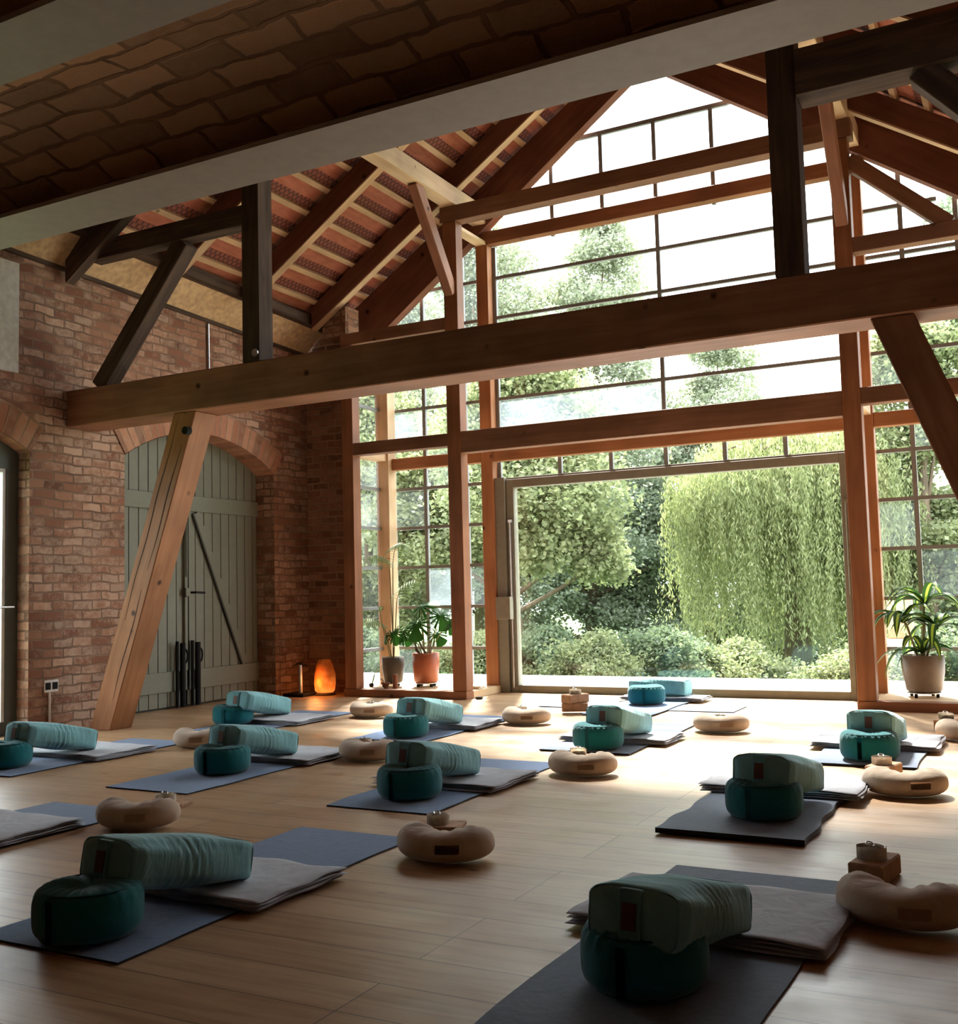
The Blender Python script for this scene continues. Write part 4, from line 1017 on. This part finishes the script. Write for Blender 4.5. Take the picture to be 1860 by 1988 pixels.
# little things on the bay sill
bm = bmesh.new(); lathe(bm, [(.026, 0), (.027, .002), (.027, .145), (.024, .15), (.006, .146)], 24, fn=None); o = finish('pillar_candle', bm, CANDLE, None, True); o.location = (-6.00, 9.40, .071); tag(o, 'tall brown pillar candle between the two pots in the left bay', 'candle')
t = empty('mortar_bowl', (-6.10, 9.37, .071)); tag(t, 'small dark mortar bowl with a pale pestle beside the brown candle', 'bowl')
bm = bmesh.new(); lathe(bm, [(.022, 0), (.024, .008), (.014, .02), (.045, .05), (.05, .065), (.044, .063), (.02, .035)], 24); finish('bowl', bm, CANDLE, t, True)
bm = bmesh.new(); tube(bm, [(.0, 0, .04), (-.03, 0, .075), (-.06, 0, .105)], [.010, .007, .010], 8); finish('pestle', bm, WEB, t)
bk = empty('small_books', (-5.11, 9.62, .0765))
bm = bmesh.new(); add_box(bm, -.06, .06, -.08, .08, 0, .015); o = finish('small_book', bm, WEB); o.location = (-5.11, 9.55, .076); tag(o, 'small cream book lying on the pale side sill, underneath', 'book', 'small books on the side sill')
o = o.copy(); COL.objects.link(o); o.location = (-5.105, 9.54, .0915); o.rotation_euler.z = .2; tag(o, 'small cream book lying on the pale side sill, on top', 'book', 'small books on the side sill')
bpy.data.objects.remove(bk)
bm = bmesh.new(); lathe(bm, [(.02, 0), (.035, .01), (.03, .025), (.008, .03)], 14, fn=lambda r, z, t_: (r*(1+.2*math.sin(2*t_)), z)); o = finish('pebble', bm, SOIL, None, True); o.location = (-4.93, 9.25, 0); tag(o, 'small dark stone on the floor by the foot of the left inner post', 'stone')
# orange lamp
t = empty('table_lamp', (-6.80, 9.26, 0)); tag(t, 'glowing orange salt-like lamp on the floor by the brick pier', 'lamp')
bm = bmesh.new(); lathe(bm, [(.085, .03), (.105, .05), (.115, .12), (.112, .22), (.09, .31), (.065, .375), (.05, .38)], 28, fn=lambda r, z, a: (r*(1+.02*math.sin(5*a+z*20)), z)); finish('lamp_shade', bm, LAMPM, t, True, uvs=False)
bm = bmesh.new(); lathe(bm, [(.10, 0), (.11, .005), (.11, .018), (.07, .03)], 28); finish('base', bm, OLD, t)
bm = bmesh.new(); tube(bm, [(-.1, 0, .012), (-.16, .05, .006), (-.25, .12, .006)], .004, 6); finish('cord', bm, BLACK, t)
l = bpy.data.lights.new('lamp_glow', 'POINT'); l.energy = 2.2; l.color = (1, .38, .10); l.shadow_soft_size = .12; lo = bpy.data.objects.new('lamp_glow', l); link(lo, t); lo.location = (0, -.14, .16)
# candle stand
t = empty('lantern_stand', (-7.0, 9.10, 0)); tag(t, 'slim dark stand with dried twigs on a low tray, left of the orange lamp', 'stand')
bm = bmesh.new(); add_box(bm, -.15, .12, -.12, .12, 0, .035); finish('tray', bm, BLACK, t, bevel=.006)
bm = bmesh.new(); tube(bm, [(0, 0, .035), (0, 0, .33)], .022, 12); finish('vase', bm, CHROME, t)
bm = bmesh.new(); r2 = random.Random(8)
for k in range(16): blade(bm, (0, 0, .32), (r2.uniform(-1, 1), r2.uniform(-1, 1), r2.uniform(.2, 1.2)), r2.uniform(.05, .12), .03, 1.8, 4)
finish('dried_twigs', bm, SOIL, t)

# ------------------------------------------------------------------ outside
bm = bmesh.new(); add_box(bm, -9.5, 3, 10.10, 12.08, -.15, 0.0); struct(finish('floor', bm, PAVE), 'pale sunlit terrace outside the glass gable')
bm = bmesh.new(); n = 24
g = [[bm.verts.new((-45+90*i/n, 12.0+60*(j/n)**1.5, -.55-.25*math.sin(i*1.3)*.3)) for i in range(n+1)] for j in range(n+1)]
for j in range(n):
    for i in range(n): bm.faces.new([g[j][i], g[j][i+1], g[j+1][i+1], g[j+1][i]])
o = finish('lawn', bm, GRASS); tag(o, 'green lawn sloping away beyond the terrace', 'lawn', kind='stuff')
bm = bmesh.new(); add_box(bm, -45, 45, -12, 12.0, -.7, -.6); struct(finish('floor', bm, GRASS), 'ground under and beside the building')
bm = bmesh.new(); lathe(bm, [(2.4, 0), (2.4, .03)], 40, c=(0, 0, 0)); o = finish('garden_pond', bm, WATER); o.location = (-6.6, 17.8, -.52); tag(o, 'small blue-green pond in the garden behind the bushes', 'pond')

def leafcloud(name, centers, radii, n, size, mat, parent, elong=1.0, hang=False, shell=.55):
    ci = rng.integers(0, len(centers), n)
    C = np.array(centers)[ci]; Rr = np.array(radii)[ci]
    v = rng.normal(size=(n, 3)); v /= np.linalg.norm(v, axis=1)[:, None]
    rad = .25+.55*rng.random(n)+np.abs(rng.normal(size=n))*.22; P = C+v*Rr*rad[:, None]
    P += np.stack([np.sin(P[:, 2]*9+P[:, 1]*5), np.sin(P[:, 0]*8+P[:, 2]*6), np.sin(P[:, 0]*7+P[:, 1]*9)], 1)*.05
    a = rng.normal(size=(n, 3)); a[:, 2] *= .6; a /= np.linalg.norm(a, axis=1)[:, None]
    b = np.cross(a, rng.normal(size=(n, 3))); b /= np.linalg.norm(b, axis=1)[:, None]
    s = size*(.6+.8*rng.random(n))[:, None]
    V = np.stack([P-a*s*elong*.5, P+b*s*.35, P+a*s*elong*.5, P-b*s*.35], 1).reshape(-1, 3)
    F = np.arange(n*4).reshape(-1, 4)
    return np_mesh(name, V, F, mat, parent)
def tree(name, label, base, h, crown, puffs, n, size, mat, trunk_r=.12, seed=0, cat='tree', group='garden trees', lean=(0, 0), low=.25, shell=.55):
    rd = random.Random(seed); t = empty(name, base); tag(t, label, cat, group)
    cs, rs = [], []
    for k in range(puffs):
        u = k/(puffs-1); zc = h*(low+(1-low)*u); wid = crown*(math.sin(PI*min(1, .25+u*.72))**.8)
        a = rd.uniform(0, 2*PI); q = wid*rd.random()**.5
        cs.append((math.cos(a)*q, math.sin(a)*q*.7, zc*rd.uniform(.93, 1.02))); r = crown*rd.uniform(.22, .40); rs.append((r*1.15, r, r*.7))
    bm = bmesh.new(); top = Vector((lean[0], lean[1], h*.8))
    tube(bm, [(0, 0, -.3), (lean[0]*.2, 0, h*.25), (lean[0]*.6, lean[1]*.5, h*.5), tuple(top)], [trunk_r, trunk_r*.8, trunk_r*.5, trunk_r*.15], 9)
    for c in cs[::2]:
        z0 = c[2]*.6; tube(bm, [(lean[0]*z0/h, 0, z0), (c[0]*.5, c[1]*.5, (z0+c[2])*.5), c], [trunk_r*.3, trunk_r*.2, trunk_r*.06], 5)
    finish('trunk', bm, BARK, t, True, axis=(0, 0, 1))
    leafcloud('foliage', cs, rs, int(n*2.3), size*.58, mat, t, shell=shell)
    return t
tree('maple_tree', 'broad light green maple outside the left part of the glass door', (-7.45, 15.4, -.5), 5.2, 2.15, 34, 32000, .14, LEAF_MAPLE, .17, 2, lean=(-.5, 0), low=.40)
tree('maple_tree', 'leafy green maple seen through the left plant bay', (-10.6, 15.8, -.5), 5.4, 1.9, 30, 30000, .14, LEAF_MAPLE, .14, 3, low=.06)
tree('birch_tree', 'tall grey-green birch rising behind the left windows', (-12.6, 19.5, -.6), 8.6, 2.3, 40, 36000, .14, LEAF_GREY, .16, 4, low=.15)
tree('birch_tree', 'tall grey-green birch behind the upper left of the gable window', (-13.2, 25.0, -.6), 11.8, 2.9, 50, 42000, .17, LEAF_GREY, .2, 5, low=.15)
tree('birch_tree', 'pale birch rising behind the middle of the gable window', (-10.3, 26.5, -.6), 11.6, 2.3, 46, 34000, .17, LEAF_GREY, .18, 6, low=.2)
tree('dark_tree', 'dark green tree behind the centre of the glass door', (-8.6, 21.5, -.6), 6.0, 2.2, 40, 36000, .15, LEAF_DARK, .2, 7, low=.06)
tree('dark_tree', 'dark green tree filling the gap left of the willow', (-6.3, 22.5, -.6), 5.3, 2.0, 36, 30000, .15, LEAF_DARK, .2, 8, low=.06)
tree('birch_tree', 'thin birch with loose twigs above the willow', (-7.3, 27.5, -.6), 8.5, 1.8, 30, 14000, .15, LEAF_GREY, .12, 9, low=.3)
tree('broadleaf_tree', 'bushy green tree seen through the right plant bay', (-1.5, 18.0, -.5), 5.6, 1.6, 34, 30000, .14, LEAF_MAPLE, .15, 10, low=.05)
tree('broadleaf_tree', 'tall green tree at the right edge of the gable window', (.3, 19.0, -.5), 9.0, 2.2, 40, 30000, .15, LEAF_BUSH, .18, 11, low=.05)
tree('dark_tree', 'dark green tree closing the view behind the willow', (-3.6, 24.5, -.6), 4.6, 2.6, 36, 30000, .16, LEAF_DARK, .2, 12, low=.05)
tree('dark_tree', 'dark tree at the far left behind the birches', (-17.0, 24.0, -.6), 9.0, 3.0, 40, 26000, .18, LEAF_DARK, .2, 13, low=.05)
bx = [(-7.05, 13.3, .9, 'left foot of the view'), (-6.2, 13.6, 1.0, 'second from left'), (-5.4, 13.2, .85, 'third from left'), (-4.6, 13.8, .95, 'in the middle'), (-3.7, 14.2, .65, 'before the willow'), (-9.2, 13.2, 1.1, 'outside the left plant bay'), (-2.0, 13.6, .6, 'right foot of the view'), (-.9, 14.0, 1.1, 'outside the right plant bay')]
for i, (x, y, h, nm) in enumerate(bx):
    tree('garden_bush', 'round green bush at the terrace edge, '+nm, (x, y, -.5), h*.8+.12, .85, 26, 9000, .085, LEAF_BUSH if i % 2 else LEAF_MAPLE, .03, 40+i, 'bush', 'bushes along the terrace', low=.25)
# weeping willow
t = empty('weeping_willow', (-3.55, 17.4, -.5)); tag(t, 'large yellow-green weeping willow with hanging curtains of leaves', 'tree', 'garden trees')
bm = bmesh.new(); tube(bm, [(0, .4, -.2), (.05, .4, 1.4), (-.1, .4, 2.9), (.1, .3, 4.0)], [.24, .2, .15, .08], 10)
rd = random.Random(77); tips = []
for k in range(26):
    a = rd.uniform(0, 2*PI); q = rd.uniform(.5, 1.75); z = rd.uniform(3.1, 4.35)-q*.35
    tip = (math.cos(a)*q, .2+math.sin(a)*q*.8, z); tube(bm, [(0, .4, 2.4), (tip[0]*.5, .3+tip[1]*.3, z+.25), tip], [.07, .04, .012], 6); tips.append(tip)
finish('trunk', bm, BARK, t, True, axis=(0, 0, 1))
ns, per = 1500, 78
A = rng.random(ns)*2*PI; Q = 1.95*rng.random(ns)**.55; X0 = np.cos(A)*Q; Y0 = .2+np.sin(A)*Q*.75
grp = np.sin(X0*7.0)*.10+np.sin(X0*17+Y0*5)*.05; sw = rng.normal(size=ns)*.10
Z0 = 4.15-.26*Q**2+rng.normal(size=ns)*.22; ZE = np.clip(.15+rng.random(ns)**1.2*2.6+grp*3+np.where(Q < 1.2, .2, 0), .05, 3)
u = np.linspace(0, 1, per)[None, :]; Z = Z0[:, None]+(ZE-Z0)[:, None]*u
XX = X0[:, None]*(1+.06*np.minimum(u*4, 1))+grp[:, None]*u+sw[:, None]*u**2+rng.normal(size=(ns, per))*.035; YY = Y0[:, None]*(1+.05*np.minimum(u*4, 1))+rng.normal(size=(ns, per))*.022
P = np.stack([XX, YY, Z+rng.normal(size=(ns, per))*.03], -1).reshape(-1, 3); n = len(P)
a = rng.normal(size=(n, 3))*.45; a[:, 2] = -1; a /= np.linalg.norm(a, axis=1)[:, None]; b = np.cross(a, rng.normal(size=(n, 3))); b /= np.linalg.norm(b, axis=1)[:, None]
s = (.060+.05*rng.random(n))[:, None]; V = np.stack([P-a*s*.5, P+b*s*.13, P+a*s*.5, P-b*s*.13], 1).reshape(-1, 3)
np_mesh('foliage', V, np.arange(n*4).reshape(-1, 4), LEAF_WILLOW, t)
# rustic pale chair on the terrace, seen behind the dracaena
t = empty('garden_chair', (-1.33, 11.6, 0)); tag(t, 'rustic pale wooden garden chair on the terrace behind the dracaena', 'chair')
for k, (x, y) in enumerate(((-.15, -.15), (.15, -.15), (-.13, .15), (.15, .15))):
    bm = bmesh.new(); tube(bm, [(x*1.15, y*1.1, 0), (x, y, .40)], [.035, .04], 10); finish('leg', bm, LOGPALE, t)
bm = bmesh.new(); add_box(bm, -.2, .2, -.2, .2, .40, .46); finish('seat', bm, LOGPALE, t, bevel=.01)
bm = bmesh.new()
for k in range(4): add_box(bm, -.17+k*.09, -.17+k*.09+.075, .16, .20, .46, .92-.03*abs(k-1.5))
finish('backrest', bm, LOGPALE, t, bevel=.008)

# ------------------------------------------------------------------ light
w = bpy.data.worlds.new('World'); S.world = w; w.use_nodes = True
bg = w.node_tree.nodes['Background']; bg.inputs[0].default_value = (.90, .96, 1.0, 1); bg.inputs[1].default_value = 5.2
sun = bpy.data.lights.new('sun', 'SUN'); sun.energy = 16.0; sun.angle = math.radians(6); sun.color = (1, .95, .86)
so = bpy.data.objects.new('sun', sun); link(so); d = Vector((.30, -.62, -.80)); so.rotation_euler = d.to_track_quat('-Z', 'Y').to_euler()

# ------------------------------------------------------------------ camera
f, yaw, pitch, roll = 2041.4, .4853, .0765, -.0257
F = Vector((-math.sin(yaw)*math.cos(pitch), math.cos(yaw)*math.cos(pitch), math.sin(pitch)))
R = Vector((math.cos(yaw), math.sin(yaw), 0)); U = R.cross(F)
R2 = R*math.cos(roll)+U*math.sin(roll); U2 = -R*math.sin(roll)+U*math.cos(roll)
cam = bpy.data.cameras.new('camera'); cam.sensor_fit = 'VERTICAL'; cam.sensor_height = 36; cam.lens = 36*f/1988; cam.clip_end = 300; cam.clip_start = .05
co = bpy.data.objects.new('camera', cam); link(co)
co.matrix_world = Matrix(((R2.x, U2.x, -F.x, 0), (R2.y, U2.y, -F.y, 0), (R2.z, U2.z, -F.z, 1.05), (0, 0, 0, 1)))
S.camera = co
S.view_settings.view_transform = 'Standard'; S.view_settings.look = 'None'; S.view_settings.gamma = 1; S.view_settings.exposure = 0.7; S.view_settings.use_curve_mapping = False
S.cycles.max_bounces = 10; S.cycles.transparent_max_bounces = 24; S.cycles.diffuse_bounces = 6
